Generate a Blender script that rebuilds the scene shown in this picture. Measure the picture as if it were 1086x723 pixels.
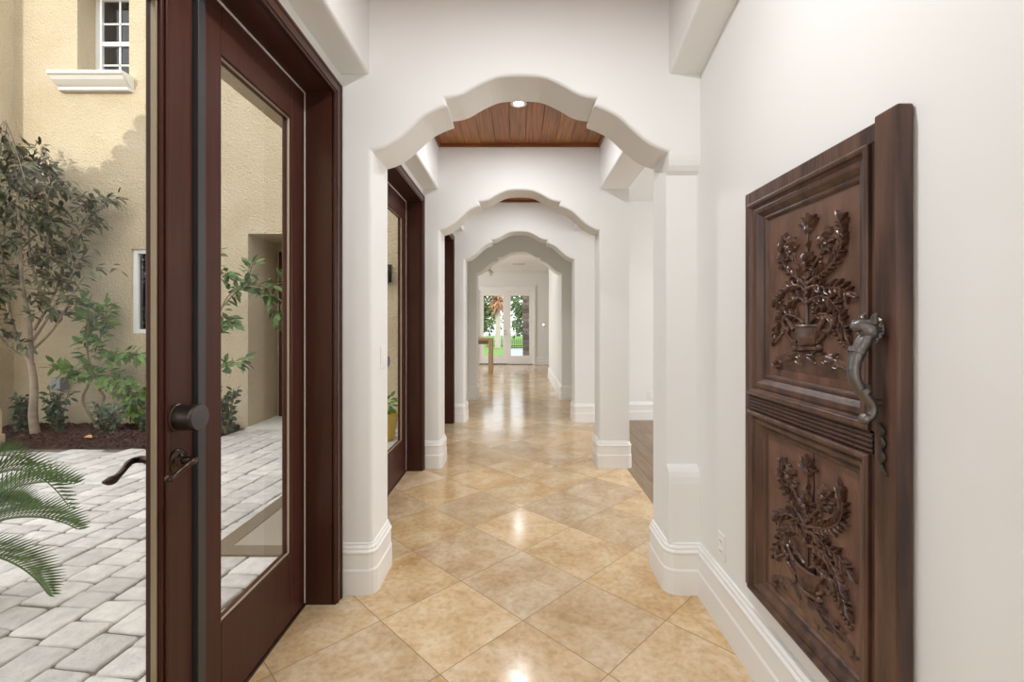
import bpy, bmesh, math, random
from mathutils import Vector, Matrix
random.seed(11)
PI = math.pi
for o in list(bpy.data.objects):
    bpy.data.objects.remove(o)
SC = bpy.context.scene
C = SC.collection

# ------------------------------------------------------------------ camera
H, F, CX, CY = 1.35, 494.0, 550.0, 342.0
cd = bpy.data.cameras.new('camera')
cam = bpy.data.objects.new('camera', cd)
C.objects.link(cam)
cam.location = (0, 0, H)
cam.rotation_euler = (PI / 2, 0, 0)
cd.sensor_width = 36
cd.sensor_fit = 'HORIZONTAL'
cd.lens = F / 1086 * 36
cd.shift_x = -(CX - 543) / 1086
cd.shift_y = -(361.5 - CY) / 1086
cd.clip_start = 0.02
SC.camera = cam

# ------------------------------------------------------------------ light, sky, exposure
EXPOSURE = 0.12
SKY = 0.53
SUN = 2.3
SUN_X, SUN_Z = 0.25, -0.31          # sun direction per unit of +Y
SC.view_settings.view_transform = 'Standard'
SC.view_settings.look = 'None'
SC.view_settings.gamma = 1
SC.view_settings.use_curve_mapping = False
SC.view_settings.exposure = EXPOSURE
SC.cycles.diffuse_bounces = 7
SC.cycles.max_bounces = 14
SC.cycles.transparent_max_bounces = 16

w = bpy.data.worlds.new('sky')
SC.world = w
w.use_nodes = True
wn, wl = w.node_tree.nodes, w.node_tree.links
bg = wn['Background']
sky = wn.new('ShaderNodeTexSky')
sky.sky_type = 'NISHITA'
sky.sun_disc = False
sky.sun_elevation = math.radians(32)
sky.sun_rotation = math.radians(194)
sky.air_density = 0.9
sky.dust_density = 2.0
mixw = wn.new('ShaderNodeMix')
mixw.data_type = 'RGBA'
mixw.inputs[0].default_value = 0.92
wl.new(sky.outputs[0], mixw.inputs[6])
mixw.inputs[7].default_value = (4.15, 4.25, 4.4, 1)
wl.new(mixw.outputs[2], bg.inputs['Color'])
bg.inputs['Strength'].default_value = SKY

def lamp(name, kind, loc, direction, power, color=(1, 1, 1), size=1, size_y=None, parent=None, shape=None):
    ld = bpy.data.lights.new(name, kind)
    ld.energy = power
    ld.color = color
    if kind == 'AREA':
        ld.shape = shape or ('RECTANGLE' if size_y else 'DISK')
        ld.size = size
        if size_y:
            ld.size_y = size_y
    lo = bpy.data.objects.new(name, ld)
    C.objects.link(lo)
    lo.location = loc
    lo.rotation_euler = Vector(direction).to_track_quat('-Z', 'Y').to_euler()
    if parent:
        lo.parent = parent
    return lo

sun = lamp('sunlight', 'SUN', (0, -10, 20), (SUN_X, 1, SUN_Z), SUN, (1.0, 0.965, 0.92))
sun.data.angle = math.radians(0.06)
WARM = (0.94, 0.97, 1.0)
lamp('entry_fill', 'AREA', (0.0, -2.9, 1.55), (0, 1, 0.02), 20, WARM, 1.6, 2.4)  # added area lamp behind the camera, a flat frontal fill
lamp('side_room_fill', 'AREA', (4.3, 4.6, 1.6), (-1, 0, 0), 58, (1.0, 0.97, 0.93), 2.4, 2.2)  # soft lamp added at an unseen opening to brighten the side room
lamp('far_room_fill', 'AREA', (-4.3, 12.0, 1.6), (1, 0, 0), 85, (.97, .98, 1), 4.0, 2.2)  # added lamp by the unseen left wall, lifts the far room
DOWNLIGHT_W = 17

# ------------------------------------------------------------------ helpers
def at(px, py, Y):
    """photo coordinates at distance Y -> a point of the place"""
    return Vector(((px - CX) * Y / F, Y, H - (py - CY) * Y / F))

class MB:
    def __init__(s):
        s.v, s.f, s.sm = [], [], []
    def add(s, vs, fs, smooth=False):
        n = len(s.v)
        s.v += [tuple(p) for p in vs]
        s.f += [tuple(i + n for i in f) for f in fs]
        s.sm += [smooth] * len(fs)
        return s
    def box(s, x0, x1, y0, y1, z0, z1):
        vs = [(x, y, z) for x in (x0, x1) for y in (y0, y1) for z in (z0, z1)]
        return s.add(vs, [(0, 1, 3, 2), (4, 6, 7, 5), (0, 4, 5, 1), (2, 3, 7, 6), (0, 2, 6, 4), (1, 5, 7, 3)])
    def prism(s, poly, a, b, axis='y'):
        def P(p, t):
            return {'y': (p[0], t, p[1]), 'x': (t, p[0], p[1]), 'z': (p[0], p[1], t)}[axis]
        n = len(poly)
        vs = [P(p, a) for p in poly] + [P(p, b) for p in poly]
        fs = [tuple(range(n)), tuple(range(2 * n - 1, n - 1, -1))]
        fs += [(i, n + i, n + (i + 1) % n, (i + 1) % n) for i in range(n)]
        return s.add(vs, fs)
    def tube(s, path, r, n=8, cap=True, smooth=True, flat=1.0):
        path = [Vector(p) for p in path]
        if not hasattr(r, '__len__'):
            r = [r] * len(path)
        vs, fs = [], []
        up = Vector((0, 0, 1))
        prev = None
        for i, p in enumerate(path):
            t = (path[min(i + 1, len(path) - 1)] - path[max(i - 1, 0)])
            t = t.normalized() if t.length > 1e-9 else Vector((0, 0, 1))
            if prev is None:
                a = t.cross(up)
                if a.length < 1e-3:
                    a = t.cross(Vector((1, 0, 0)))
            else:
                a = prev - t * prev.dot(t)
                if a.length < 1e-6:
                    a = t.cross(up)
            a.normalize()
            prev = a
            b = t.cross(a)
            for k in range(n):
                th = 2 * PI * k / n
                vs.append(p + a * (math.cos(th) * r[i]) + b * (math.sin(th) * r[i] * flat))
        m = len(path)
        for i in range(m - 1):
            for k in range(n):
                fs.append((i * n + k, i * n + (k + 1) % n, (i + 1) * n + (k + 1) % n, (i + 1) * n + k))
        if cap:
            fs.append(tuple(range(n - 1, -1, -1)))
            fs.append(tuple((m - 1) * n + k for k in range(n)))
        return s.add(vs, fs, smooth)
    def lathe(s, prof, o=(0, 0, 0), n=24, axis=(0, 0, 1), sx=1, sy=1, smooth=True):
        q = Vector((0, 0, 1)).rotation_difference(Vector(axis))
        o = Vector(o)
        vs = []
        for r, z in prof:
            for k in range(n):
                th = 2 * PI * k / n
                vs.append(o + q @ Vector((r * math.cos(th) * sx, r * math.sin(th) * sy, z)))
        m = len(prof)
        fs = [(i * n + k, i * n + (k + 1) % n, (i + 1) * n + (k + 1) % n, (i + 1) * n + k) for i in range(m - 1) for k in range(n)]
        fs.append(tuple(range(n - 1, -1, -1)))
        fs.append(tuple((m - 1) * n + k for k in range(n)))
        return s.add(vs, fs, smooth)
    def dome(s, o, r, h, normal, n=8, rings=3):
        prof = [(r * math.cos(PI / 2 * i / rings), h * math.sin(PI / 2 * i / rings)) for i in range(rings)] + [(r * 0.05, h)]
        return s.lathe(prof, o, n, normal)
    def leaf(s, base, d, nrm, L, W, fold=0.25, droop=0.2, segs=3):
        base, d, nrm = Vector(base), Vector(d).normalized(), Vector(nrm)
        side = d.cross(nrm)
        if side.length < 1e-4:
            side = d.cross(Vector((0.3, 0.9, 0.2)))
        side.normalize()
        nrm = side.cross(d).normalized()
        vs, fs = [], []
        for i in range(segs + 1):
            t = i / segs
            wd = W * 0.5 * math.sin(PI * min(1, 0.08 + t * 0.92)) ** 0.8 if i < segs else 0.0
            c = base + d * (L * t) - nrm * (droop * L * t * t)
            vs += [c - side * wd + nrm * (fold * wd), c, c + side * wd + nrm * (fold * wd)]
        for i in range(segs):
            a = i * 3
            fs += [(a, a + 1, a + 4, a + 3), (a + 1, a + 2, a + 5, a + 4)]
        return s.add(vs, fs, True)
    def build(s, name, m, parent=None, bevel=0, segs=2, loc=None, rot=None, recalc=True, angle=35):
        me = bpy.data.meshes.new(name)
        me.from_pydata(s.v, [], s.f)
        me.polygons.foreach_set('use_smooth', s.sm)
        if recalc:
            b = bmesh.new()
            b.from_mesh(me)
            bmesh.ops.recalc_face_normals(b, faces=b.faces)
            b.to_mesh(me)
            b.free()
        if recalc and any(s.sm):
            me.set_sharp_from_angle(angle=math.radians(42))
        me.materials.append(m)
        o = bpy.data.objects.new(name, me)
        C.objects.link(o)
        if parent is not None:
            o.parent = parent
        if loc is not None:
            o.location = loc
        if rot is not None:
            o.rotation_euler = rot
        if bevel:
            md = o.modifiers.new('bevel', 'BEVEL')
            md.width = bevel
            md.segments = segs
            md.limit_method = 'ANGLE'
            md.angle_limit = math.radians(angle)
            md.harden_normals = False
        return o

def empty(name, loc=(0, 0, 0), rot=(0, 0, 0)):
    o = bpy.data.objects.new(name, None)
    o.empty_display_size = 0.1
    C.objects.link(o)
    o.location = loc
    o.rotation_euler = rot
    return o

def tag(o, label=None, cat=None, group=None, kind=None):
    if label: o['label'] = label
    if cat: o['category'] = cat
    if group: o['group'] = group
    if kind: o['kind'] = kind
    return o

def struct(o, label=None, cat=None):
    return tag(o, label, cat, None, 'structure')

def copy_tree(o, parent=None):
    c = o.copy()
    C.objects.link(c)
    if parent is not None:
        c.parent = parent
    for ch in list(o.children):
        copy_tree(ch, c)
    return c

def catmull(pts, n=8, closed=False):
    pts = [Vector(p) for p in pts]
    out = []
    for i in range(len(pts) - 1):
        p0, p1, p2, p3 = pts[max(i - 1, 0)], pts[i], pts[i + 1], pts[min(i + 2, len(pts) - 1)]
        for k in range(n):
            t = k / n
            out.append(0.5 * ((2 * p1) + (p2 - p0) * t + (2 * p0 - 5 * p1 + 4 * p2 - p3) * t * t + (3 * p1 - p0 - 3 * p2 + p3) * t ** 3))
    out.append(pts[-1])
    return out

# ------------------------------------------------------------------ materials
def srgb(r, g, b):
    return tuple((c / 255 / 12.92) if c / 255 <= 0.04045 else ((c / 255 + 0.055) / 1.055) ** 2.4 for c in (r, g, b)) + (1,)

def nodes(m):
    return m.node_tree.nodes, m.node_tree.links

def mat(name, col, rough=0.5, metal=0, spec=0.5, bump=0, bscale=50, var=0, vscale=6, col2=None, island=0, stretch=None, coat=0, detail=4, dist=0.01):
    m = bpy.data.materials.new(name)
    m.use_nodes = True
    N, L = nodes(m)
    p = N['Principled BSDF']
    p.inputs['Base Color'].default_value = col
    p.inputs['Roughness'].default_value = rough
    p.inputs['Metallic'].default_value = metal
    p.inputs['Specular IOR Level'].default_value = spec
    p.inputs['Coat Weight'].default_value = coat
    tc = N.new('ShaderNodeTexCoord')
    mp = N.new('ShaderNodeMapping')
    L.new(tc.outputs['Object'], mp.inputs[0])
    if stretch:
        mp.inputs['Scale'].default_value = stretch
    cur = None
    if col2 is not None:
        nz = N.new('ShaderNodeTexNoise')
        nz.inputs['Scale'].default_value = vscale
        nz.inputs['Detail'].default_value = detail
        L.new(mp.outputs[0], nz.inputs['Vector'])
        rp = N.new('ShaderNodeValToRGB')
        rp.color_ramp.elements[0].position = 0.35
        rp.color_ramp.elements[1].position = 0.65
        rp.color_ramp.elements[0].color = col
        rp.color_ramp.elements[1].color = col2
        L.new(nz.outputs[0], rp.inputs[0])
        cur = rp.outputs[0]
    if island:
        g = N.new('ShaderNodeNewGeometry')
        hs = N.new('ShaderNodeHueSaturation')
        mr = N.new('ShaderNodeMapRange')
        mr.inputs[3].default_value = 1 - island
        mr.inputs[4].default_value = 1 + island
        L.new(g.outputs['Random Per Island'], mr.inputs[0])
        L.new(mr.outputs[0], hs.inputs['Value'])
        mr2 = N.new('ShaderNodeMapRange')
        mr2.inputs[3].default_value = 0.5 - island * 0.06
        mr2.inputs[4].default_value = 0.5 + island * 0.06
        mu = N.new('ShaderNodeMath'); mu.operation = 'MULTIPLY'; mu.inputs[1].default_value = 7.31
        fr = N.new('ShaderNodeMath'); fr.operation = 'FRACT'
        L.new(g.outputs['Random Per Island'], mu.inputs[0]); L.new(mu.outputs[0], fr.inputs[0]); L.new(fr.outputs[0], mr2.inputs[0])
        L.new(mr2.outputs[0], hs.inputs['Hue'])
        if cur is not None:
            L.new(cur, hs.inputs['Color'])
        else:
            hs.inputs['Color'].default_value = col
        cur = hs.outputs[0]
    if cur is not None:
        L.new(cur, p.inputs['Base Color'])
    if bump:
        nb = N.new('ShaderNodeTexNoise')
        nb.inputs['Scale'].default_value = bscale
        nb.inputs['Detail'].default_value = 3
        L.new(mp.outputs[0], nb.inputs['Vector'])
        bp = N.new('ShaderNodeBump')
        bp.inputs['Strength'].default_value = bump
        bp.inputs['Distance'].default_value = dist
        L.new(nb.outputs[0], bp.inputs['Height'])
        L.new(bp.outputs[0], p.inputs['Normal'])
    return m

M = {}
M['plaster'] = mat('white_plaster', (0.80, 0.80, 0.785, 1), 0.75, spec=0.25, bump=0.04, bscale=25)
M['trim'] = mat('white_trim_paint', (0.84, 0.835, 0.815, 1), 0.4, spec=0.4)
M['door'] = mat('espresso_wood', (0.070, 0.0245, 0.0170, 1), 0.36, spec=0.18, col2=(0.054, 0.018, 0.012, 1), vscale=5, stretch=(9, 9, 0.6), bump=0.03, bscale=60)
M['casing'] = mat('espresso_casing', (0.060, 0.020, 0.011, 1), 0.30, spec=0.32, col2=(0.045, 0.017, 0.011, 1), vscale=4, stretch=(8, 8, 0.6))
M['bronze'] = mat('oil_rubbed_bronze', (0.10, 0.065, 0.045, 1), 0.32, metal=0.9, col2=(0.045, 0.03, 0.024, 1), vscale=30)
M['lockbody'] = mat('lock_body', (0.075, 0.058, 0.048, 1), 0.34, metal=0.8)
M['lockface'] = mat('lock_face', (0.075, 0.072, 0.072, 1), 0.4, metal=0.4)
M['white'] = mat('white_plastic', (0.82, 0.81, 0.78, 1), 0.35)
M['weather'] = mat('weather_strip', (0.75, 0.72, 0.67, 1), 0.4)
M['bead'] = mat('glazing_bead', (0.36, 0.29, 0.20, 1), 0.35, metal=0.3)
M['astragal'] = mat('astragal_metal', (0.055, 0.052, 0.055, 1), 0.42, metal=0.3)
M['black'] = mat('black_rubber', (0.012, 0.011, 0.011, 1), 0.6)
M['stucco'] = mat('tan_stucco', (0.625, 0.52, 0.365, 1), 0.9, spec=0.1, bump=1.0, bscale=50, col2=(0.58, 0.475, 0.325, 1), vscale=2.2, dist=0.03)
M['vinyl'] = mat('white_window_vinyl', (0.80, 0.80, 0.78, 1), 0.4)
M['cast'] = mat('cast_stone_sill', (0.72, 0.69, 0.62, 1), 0.7, bump=0.2, bscale=40)
M['paver'] = mat('concrete_paver', (0.66, 0.615, 0.575, 1), 0.85, spec=0.2, col2=(0.54, 0.51, 0.485, 1), vscale=14, island=0.13, bump=0.9, bscale=45, dist=0.008)
M['sand'] = mat('joint_sand', (0.15, 0.125, 0.10, 1), 0.95, bump=0.4, bscale=80)
M['mulch'] = mat('bark_mulch', (0.095, 0.042, 0.036, 1), 0.9, island=0.45)
M['soil'] = mat('bed_soil', (0.045, 0.026, 0.02, 1), 0.95, bump=0.8, bscale=60)
M['leaf_tree'] = mat('tree_leaf', (0.080, 0.080, 0.030, 1), 0.45, spec=0.4, island=0.55)
M['leaf_vine'] = mat('climber_leaf', (0.105, 0.20, 0.032, 1), 0.5, spec=0.35, island=0.35)
M['leaf_shrub'] = mat('shrub_leaf', (0.060, 0.092, 0.048, 1), 0.5, spec=0.35, island=0.4)
M['leaf_citrus'] = mat('citrus_leaf', (0.105, 0.175, 0.052, 1), 0.5, spec=0.4, island=0.35)
M['leaf_palm'] = mat('sago_leaflet', (0.058, 0.115, 0.022, 1), 0.5, spec=0.35, island=0.35)
M['bark'] = mat('grey_bark', (0.36, 0.28, 0.21, 1), 0.9, col2=(0.24, 0.18, 0.13, 1), vscale=14, bump=0.5, bscale=30)
M['stem'] = mat('brown_stem', (0.20, 0.14, 0.08, 1), 0.85)
M['box'] = mat('grey_metal_box', (0.30, 0.31, 0.33, 1), 0.5)
M['block'] = mat('tan_stone_block', (0.55, 0.43, 0.25, 1), 0.9, bump=0.6, bscale=30)
M['mat_field'] = mat('mat_weave', (0.43, 0.365, 0.29, 1), 0.95, col2=(0.37, 0.31, 0.24, 1), vscale=160, bump=0.6, bscale=220)
M['mat_edge'] = mat('mat_border', (0.28, 0.215, 0.145, 1), 0.95, col2=(0.22, 0.165, 0.11, 1), vscale=180, bump=0.8, bscale=250)
M['iron'] = mat('dark_iron', (0.06, 0.056, 0.052, 1), 0.45, metal=0.75, bump=0.2, bscale=90)
M['pull_iron'] = mat('worn_iron', (0.17, 0.16, 0.15, 1), 0.38, metal=0.85, bump=0.2, bscale=90)
M['antique'] = mat('antique_oak', (0.125, 0.062, 0.041, 1), 0.30, col2=(0.036, 0.018, 0.0135, 1), vscale=3.2, stretch=(7, 7, 0.7), bump=0.18, bscale=24, detail=8)
M['antique_panel'] = mat('antique_panel_oak', (0.185, 0.095, 0.064, 1), 0.33, col2=(0.105, 0.052, 0.036, 1), vscale=4, stretch=(5, 5, 1.2), bump=0.15, bscale=40, detail=8)
M['antique_dark'] = mat('antique_dark_oak', (0.045, 0.022, 0.016, 1), 0.5, col2=(0.075, 0.034, 0.022, 1), vscale=6, stretch=(5, 5, 0.7), bump=0.2, bscale=30)
M['carving'] = mat('carved_relief', (0.135, 0.070, 0.048, 1), 0.25, col2=(0.065, 0.034, 0.025, 1), vscale=25, bump=0.15, bscale=90)
M['crack'] = mat('crack_shadow_gap', (0.008, 0.004, 0.003, 1), 0.9)
M['walnut'] = mat('walnut_plank', (0.42, 0.168, 0.054, 1), 0.42, col2=(0.21, 0.078, 0.026, 1), vscale=2.6, stretch=(22, 0.9, 22), island=0.10, detail=6)
M['walnut_trim'] = mat('walnut_trim', (0.26, 0.09, 0.03, 1), 0.4, col2=(0.18, 0.06, 0.02, 1), vscale=3, stretch=(1, 20, 20))
M['oak'] = mat('dark_oak_floor', (0.27, 0.165, 0.090, 1), 0.3, col2=(0.18, 0.105, 0.057, 1), vscale=3, stretch=(14, 0.8, 14), island=0.2)
M['tablewood'] = mat('light_table_wood', (0.50, 0.36, 0.20, 1), 0.4, col2=(0.42, 0.29, 0.155, 1), vscale=4, stretch=(1, 10, 10))
M['silver'] = mat('brushed_nickel', (0.55, 0.54, 0.52, 1), 0.35, metal=0.9)
M['vent'] = mat('vent_dark', (0.16, 0.15, 0.14, 1), 0.6)
M['yellow'] = mat('yellow_glaze', (0.62, 0.42, 0.06, 1), 0.35)
M['stonecol'] = mat('ledge_stone', (0.17, 0.125, 0.095, 1), 0.9, island=0.4, bump=0.6, bscale=20)
M['lawn'] = mat('lawn_grass', (0.14, 0.27, 0.05, 1), 0.9, col2=(0.19, 0.33, 0.07, 1), vscale=12, bump=0.6, bscale=80)
M['deck'] = mat('pool_deck', (0.42, 0.45, 0.50, 1), 0.7)
M['leaf_far'] = mat('garden_leaf', (0.10, 0.15, 0.05, 1), 0.6, island=0.5)
M['palm_trunk'] = mat('pale_palm_trunk', (0.55, 0.48, 0.40, 1), 0.9, bump=0.7, bscale=12)
M['palm_dry'] = mat('dry_palm_frond', (0.36, 0.19, 0.10, 1), 0.8, island=0.35)
M['roof'] = mat('clay_roof_tile', (0.38, 0.19, 0.11, 1), 0.85)
M['dryleaf'] = mat('dry_leaf', (0.55, 0.30, 0.12, 1), 0.7)

def emit(name, col, strength):
    m = bpy.data.materials.new(name); m.use_nodes = True
    p = m.node_tree.nodes['Principled BSDF']
    p.inputs['Base Color'].default_value = (1, 1, 1, 1)
    p.inputs['Emission Color'].default_value = col
    p.inputs['Emission Strength'].default_value = strength
    return m
M['lit_lens'] = emit('lit_lens', (1, 0.93, 0.78, 1), 6)
M['led'] = emit('white_led', (1, 1, 1, 1), 1.2)

def glass(name, tint=(0.97, 0.98, 0.97, 1), ior=1.45, k=0.75):
    m = bpy.data.materials.new(name); m.use_nodes = True
    N, L = nodes(m)
    for n in list(N): N.remove(n)
    out = N.new('ShaderNodeOutputMaterial')
    tr = N.new('ShaderNodeBsdfTransparent'); tr.inputs[0].default_value = tint
    gl = N.new('ShaderNodeBsdfGlossy'); gl.inputs['Roughness'].default_value = 0.02
    fr = N.new('ShaderNodeFresnel'); fr.inputs[0].default_value = ior
    mu = N.new('ShaderNodeMath'); mu.operation = 'MULTIPLY'; mu.inputs[1].default_value = k
    mx = N.new('ShaderNodeMixShader')
    L.new(fr.outputs[0], mu.inputs[0]); L.new(mu.outputs[0], mx.inputs[0])
    L.new(tr.outputs[0], mx.inputs[1]); L.new(gl.outputs[0], mx.inputs[2]); L.new(mx.outputs[0], out.inputs[0])
    return m
M['glass'] = glass('clear_glass', k=0.06)
M['pane'] = glass('window_pane', (0.07, 0.10, 0.13, 1), 1.7, 1.0)

def tile_material():
    """honed travertine squares laid on the diagonal"""
    m = bpy.data.materials.new('travertine_tile'); m.use_nodes = True
    N, L = nodes(m)
    p = N['Principled BSDF']
    tc = N.new('ShaderNodeTexCoord')
    S, T0 = 0.457, (0.0208, 2.758)
    def dot(v):
        n = N.new('ShaderNodeVectorMath'); n.operation = 'DOT_PRODUCT'
        L.new(tc.outputs['Object'], n.inputs[0]); n.inputs[1].default_value = v
        return n.outputs['Value']
    def math_(op, a, b=None):
        n = N.new('ShaderNodeMath'); n.operation = op
        for i, q in enumerate((a, b)):
            if q is None: continue
            if isinstance(q, (int, float)): n.inputs[i].default_value = q
            else: L.new(q, n.inputs[i])
        return n.outputs[0]
    r = math.sqrt(0.5) / S
    u = math_('SUBTRACT', dot((r, r, 0)), (T0[0] + T0[1]) * r - 100)
    v = math_('SUBTRACT', dot((-r, r, 0)), (-T0[0] + T0[1]) * r - 100)
    fu, fv = math_('FRACT', u), math_('FRACT', v)
    cu, cv = math_('FLOOR', u), math_('FLOOR', v)
    cell = N.new('ShaderNodeCombineXYZ'); L.new(cu, cell.inputs[0]); L.new(cv, cell.inputs[1])
    wn_ = N.new('ShaderNodeTexWhiteNoise'); wn_.noise_dimensions = '3D'; L.new(cell.outputs[0], wn_.inputs['Vector'])
    # grout
    eu = math_('MINIMUM', fu, math_('SUBTRACT', 1.0, fu))
    ev = math_('MINIMUM', fv, math_('SUBTRACT', 1.0, fv))
    e = math_('MINIMUM', eu, ev)
    gr = N.new('ShaderNodeMapRange'); L.new(e, gr.inputs[0])
    gr.inputs[1].default_value = 0.0025; gr.inputs[2].default_value = 0.0060
    # per-tile offset noise
    off = N.new('ShaderNodeVectorMath'); off.operation = 'MULTIPLY_ADD'
    L.new(wn_.outputs['Color'], off.inputs[0]); off.inputs[1].default_value = (37, 37, 37); L.new(tc.outputs['Object'], off.inputs[2])
    n1 = N.new('ShaderNodeTexNoise'); n1.inputs['Scale'].default_value = 4.0; n1.inputs['Detail'].default_value = 7; n1.inputs['Roughness'].default_value = 0.70; n1.inputs['Distortion'].default_value = 0.5
    L.new(off.outputs[0], n1.inputs['Vector'])
    rp = N.new('ShaderNodeValToRGB'); cr = rp.color_ramp
    cr.elements[0].position = 0.28; cr.elements[0].color = (0.48, 0.29, 0.125, 1)
    cr.elements[1].position = 0.74; cr.elements[1].color = (0.78, 0.64, 0.45, 1)
    c = cr.elements.new(0.5); c.color = (0.63, 0.45, 0.25, 1)
    L.new(n1.outputs[0], rp.inputs[0])
    n2 = N.new('ShaderNodeTexNoise'); n2.inputs['Scale'].default_value = 34; n2.inputs['Detail'].default_value = 5
    L.new(off.outputs[0], n2.inputs['Vector'])
    rp2 = N.new('ShaderNodeValToRGB'); c2 = rp2.color_ramp
    c2.elements[0].position = 0.30; c2.elements[0].color = (0.74, 0.68, 0.60, 1)
    c2.elements[1].position = 0.56; c2.elements[1].color = (1, 1, 1, 1)
    L.new(n2.outputs[0], rp2.inputs[0])
    mul = N.new('ShaderNodeMix'); mul.data_type = 'RGBA'; mul.blend_type = 'MULTIPLY'; mul.inputs[0].default_value = 0.62
    L.new(rp.outputs[0], mul.inputs[6]); L.new(rp2.outputs[0], mul.inputs[7])
    hs = N.new('ShaderNodeHueSaturation'); L.new(mul.outputs[2], hs.inputs['Color'])
    mr = N.new('ShaderNodeMapRange'); mr.inputs[3].default_value = 0.84; mr.inputs[4].default_value = 1.14
    L.new(wn_.outputs['Value'], mr.inputs[0]); L.new(mr.outputs[0], hs.inputs['Value'])
    sep = N.new('ShaderNodeSeparateColor'); L.new(wn_.outputs['Color'], sep.inputs[0])
    ms = N.new('ShaderNodeMapRange'); ms.inputs[3].default_value = 0.86; ms.inputs[4].default_value = 1.06
    L.new(sep.outputs[1], ms.inputs[0]); L.new(ms.outputs[0], hs.inputs['Saturation'])
    # pale fossil flecks
    n3 = N.new('ShaderNodeTexNoise'); n3.inputs['Scale'].default_value = 22; n3.inputs['Detail'].default_value = 2
    L.new(off.outputs[0], n3.inputs['Vector'])
    fl = N.new('ShaderNodeMapRange'); fl.inputs[1].default_value = 0.68; fl.inputs[2].default_value = 0.76; fl.inputs[4].default_value = 0.55
    L.new(n3.outputs[0], fl.inputs[0])
    mf = N.new('ShaderNodeMix'); mf.data_type = 'RGBA'; L.new(fl.outputs[0], mf.inputs[0]); L.new(hs.outputs[0], mf.inputs[6]); mf.inputs[7].default_value = (0.72, 0.62, 0.47, 1)
    mg = N.new('ShaderNodeMix'); mg.data_type = 'RGBA'; L.new(gr.outputs[0], mg.inputs[0])
    mg.inputs[6].default_value = (0.33, 0.21, 0.11, 1); L.new(mf.outputs[2], mg.inputs[7])
    L.new(mg.outputs[2], p.inputs['Base Color'])
    rr = N.new('ShaderNodeMapRange'); rr.inputs[3].default_value = 0.11; rr.inputs[4].default_value = 0.19
    L.new(n1.outputs[0], rr.inputs[0]); L.new(rr.outputs[0], p.inputs['Roughness'])
    p.inputs['Specular IOR Level'].default_value = 0.5
    bp = N.new('ShaderNodeBump'); bp.inputs['Strength'].default_value = 0.25; bp.inputs['Distance'].default_value = 0.0015
    L.new(gr.outputs[0], bp.inputs['Height']); L.new(bp.outputs[0], p.inputs['Normal'])
    return m
M['tile'] = tile_material()

# ================================================================== STRUCTURE
XO = 0.010                    # corridor arch axis
XL, XR = -0.89, 0.91          # inner faces of the side walls
XS = 0.745                    # soffit / arch opening half width
XP = 1.03                     # outer face of the right piers
TRAY = 3.01                   # timber ceiling
SOFF = 2.59
BAY = 2.0
ARCH_F = [2.33, 4.335, 6.325, 8.15]
ARCH_T = 0.29
XEXT = -1.09                  # outer face of the corridor wall
GZ = -0.10                    # courtyard ground
YW = 6.35                     # courtyard wall facing us

struct(MB().box(XEXT, XP - 0.03, -3.3, 8.3, -0.06, 0).box(-4.6, XP - 0.03, 8.3, 15.2, -0.06, 0).box(XP - 0.03, 4.0, 11.4, 15.2, -0.06, 0).build('floor', M['tile']), 'diagonal travertine tile floor running down the arched corridor', 'floor')
f = MB()
x = XP - 0.03
i = 0
while x < 4.6:
    y = 2.3 - (i * 0.53) % 1.1
    while y < 6.7:
        f.box(x + 0.001, x + 0.126, max(y, 2.3) + 0.001, min(y + 1.1, 6.7) - 0.001, -0.05, 0.0)
        y += 1.1
    x += 0.127
    i += 1
struct(f.build('floor_side_room', M['oak']), 'dark oak plank floor of the side room beyond the piers', 'floor')

# --- arches -----------------------------------------------------------------
def arch_profile():
    half1 = [(0, 0), (0.061, -0.0015), (0.127, -0.011), (0.2075, -0.047), (0.283, -0.0905), (0.335, -0.106), (0.378, -0.112)]
    half2 = [(0.369, -0.150), (0.4245, -0.170), (0.493, -0.207), (0.559, -0.268), (0.6226, -0.323), (0.684, -0.360), (0.742, -0.379)]
    a = [(p.x, p.y) for p in catmull([(p[0], p[1], 0) for p in half1], 3)]
    b = [(p.x, p.y) for p in catmull([(p[0], p[1], 0) for p in half2], 3)]
    return a + b
PROF = arch_profile()

def arch_outline(x0, x1, z1, apex=2.585, zl=0.0, zr=0.0):
    """n-shaped outline; also returns indices that lie on the opening"""
    right = [(XO + d, apex + z) for d, z in PROF]
    left = [(XO - d, apex + z) for d, z in reversed(PROF[1:])]
    opening = [(XO - 0.742, zl)] + left + right + [(XO + 0.742, zr)]
    return opening, [(x1, zr), (x1, z1), (x0, z1), (x0, zl)]

def weighted_bevel(o, test, width, segs=3):
    me = o.data
    at_ = me.attributes.new('bevel_weight_edge', 'FLOAT', 'EDGE')
    for e in me.edges:
        a, b = (me.vertices[i].co for i in e.vertices)
        at_.data[e.index].value = 1.0 if test(a, b) else 0.0
    md = o.modifiers.new('bevel', 'BEVEL')
    md.limit_method = 'WEIGHT'
    md.width = width
    md.segments = segs
    md.use_clamp_overlap = False
    md.miter_outer = 'MITER_SHARP'

def smooth_profile(o):
    me = o.data
    me.polygons.foreach_set('use_smooth', [False] * len(me.polygons))

def arch_wall(name, yf, yb, x0, x1, z1, label):
    op, out = arch_outline(x0, x1, z1)
    o = MB().prism(op + out, yf, yb).build(name, M['plaster'])
    def t(a, b):
        on = lambda p: abs(p.x - XO) < 0.7425 and p.z < 2.5855
        return on(a) and on(b) and abs(a.y - b.y) < 1e-4 and not (a.z < 1e-4 and b.z < 1e-4)
    weighted_bevel(o, t, 0.02)
    struct(o, label, 'wall')
    return o

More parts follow.
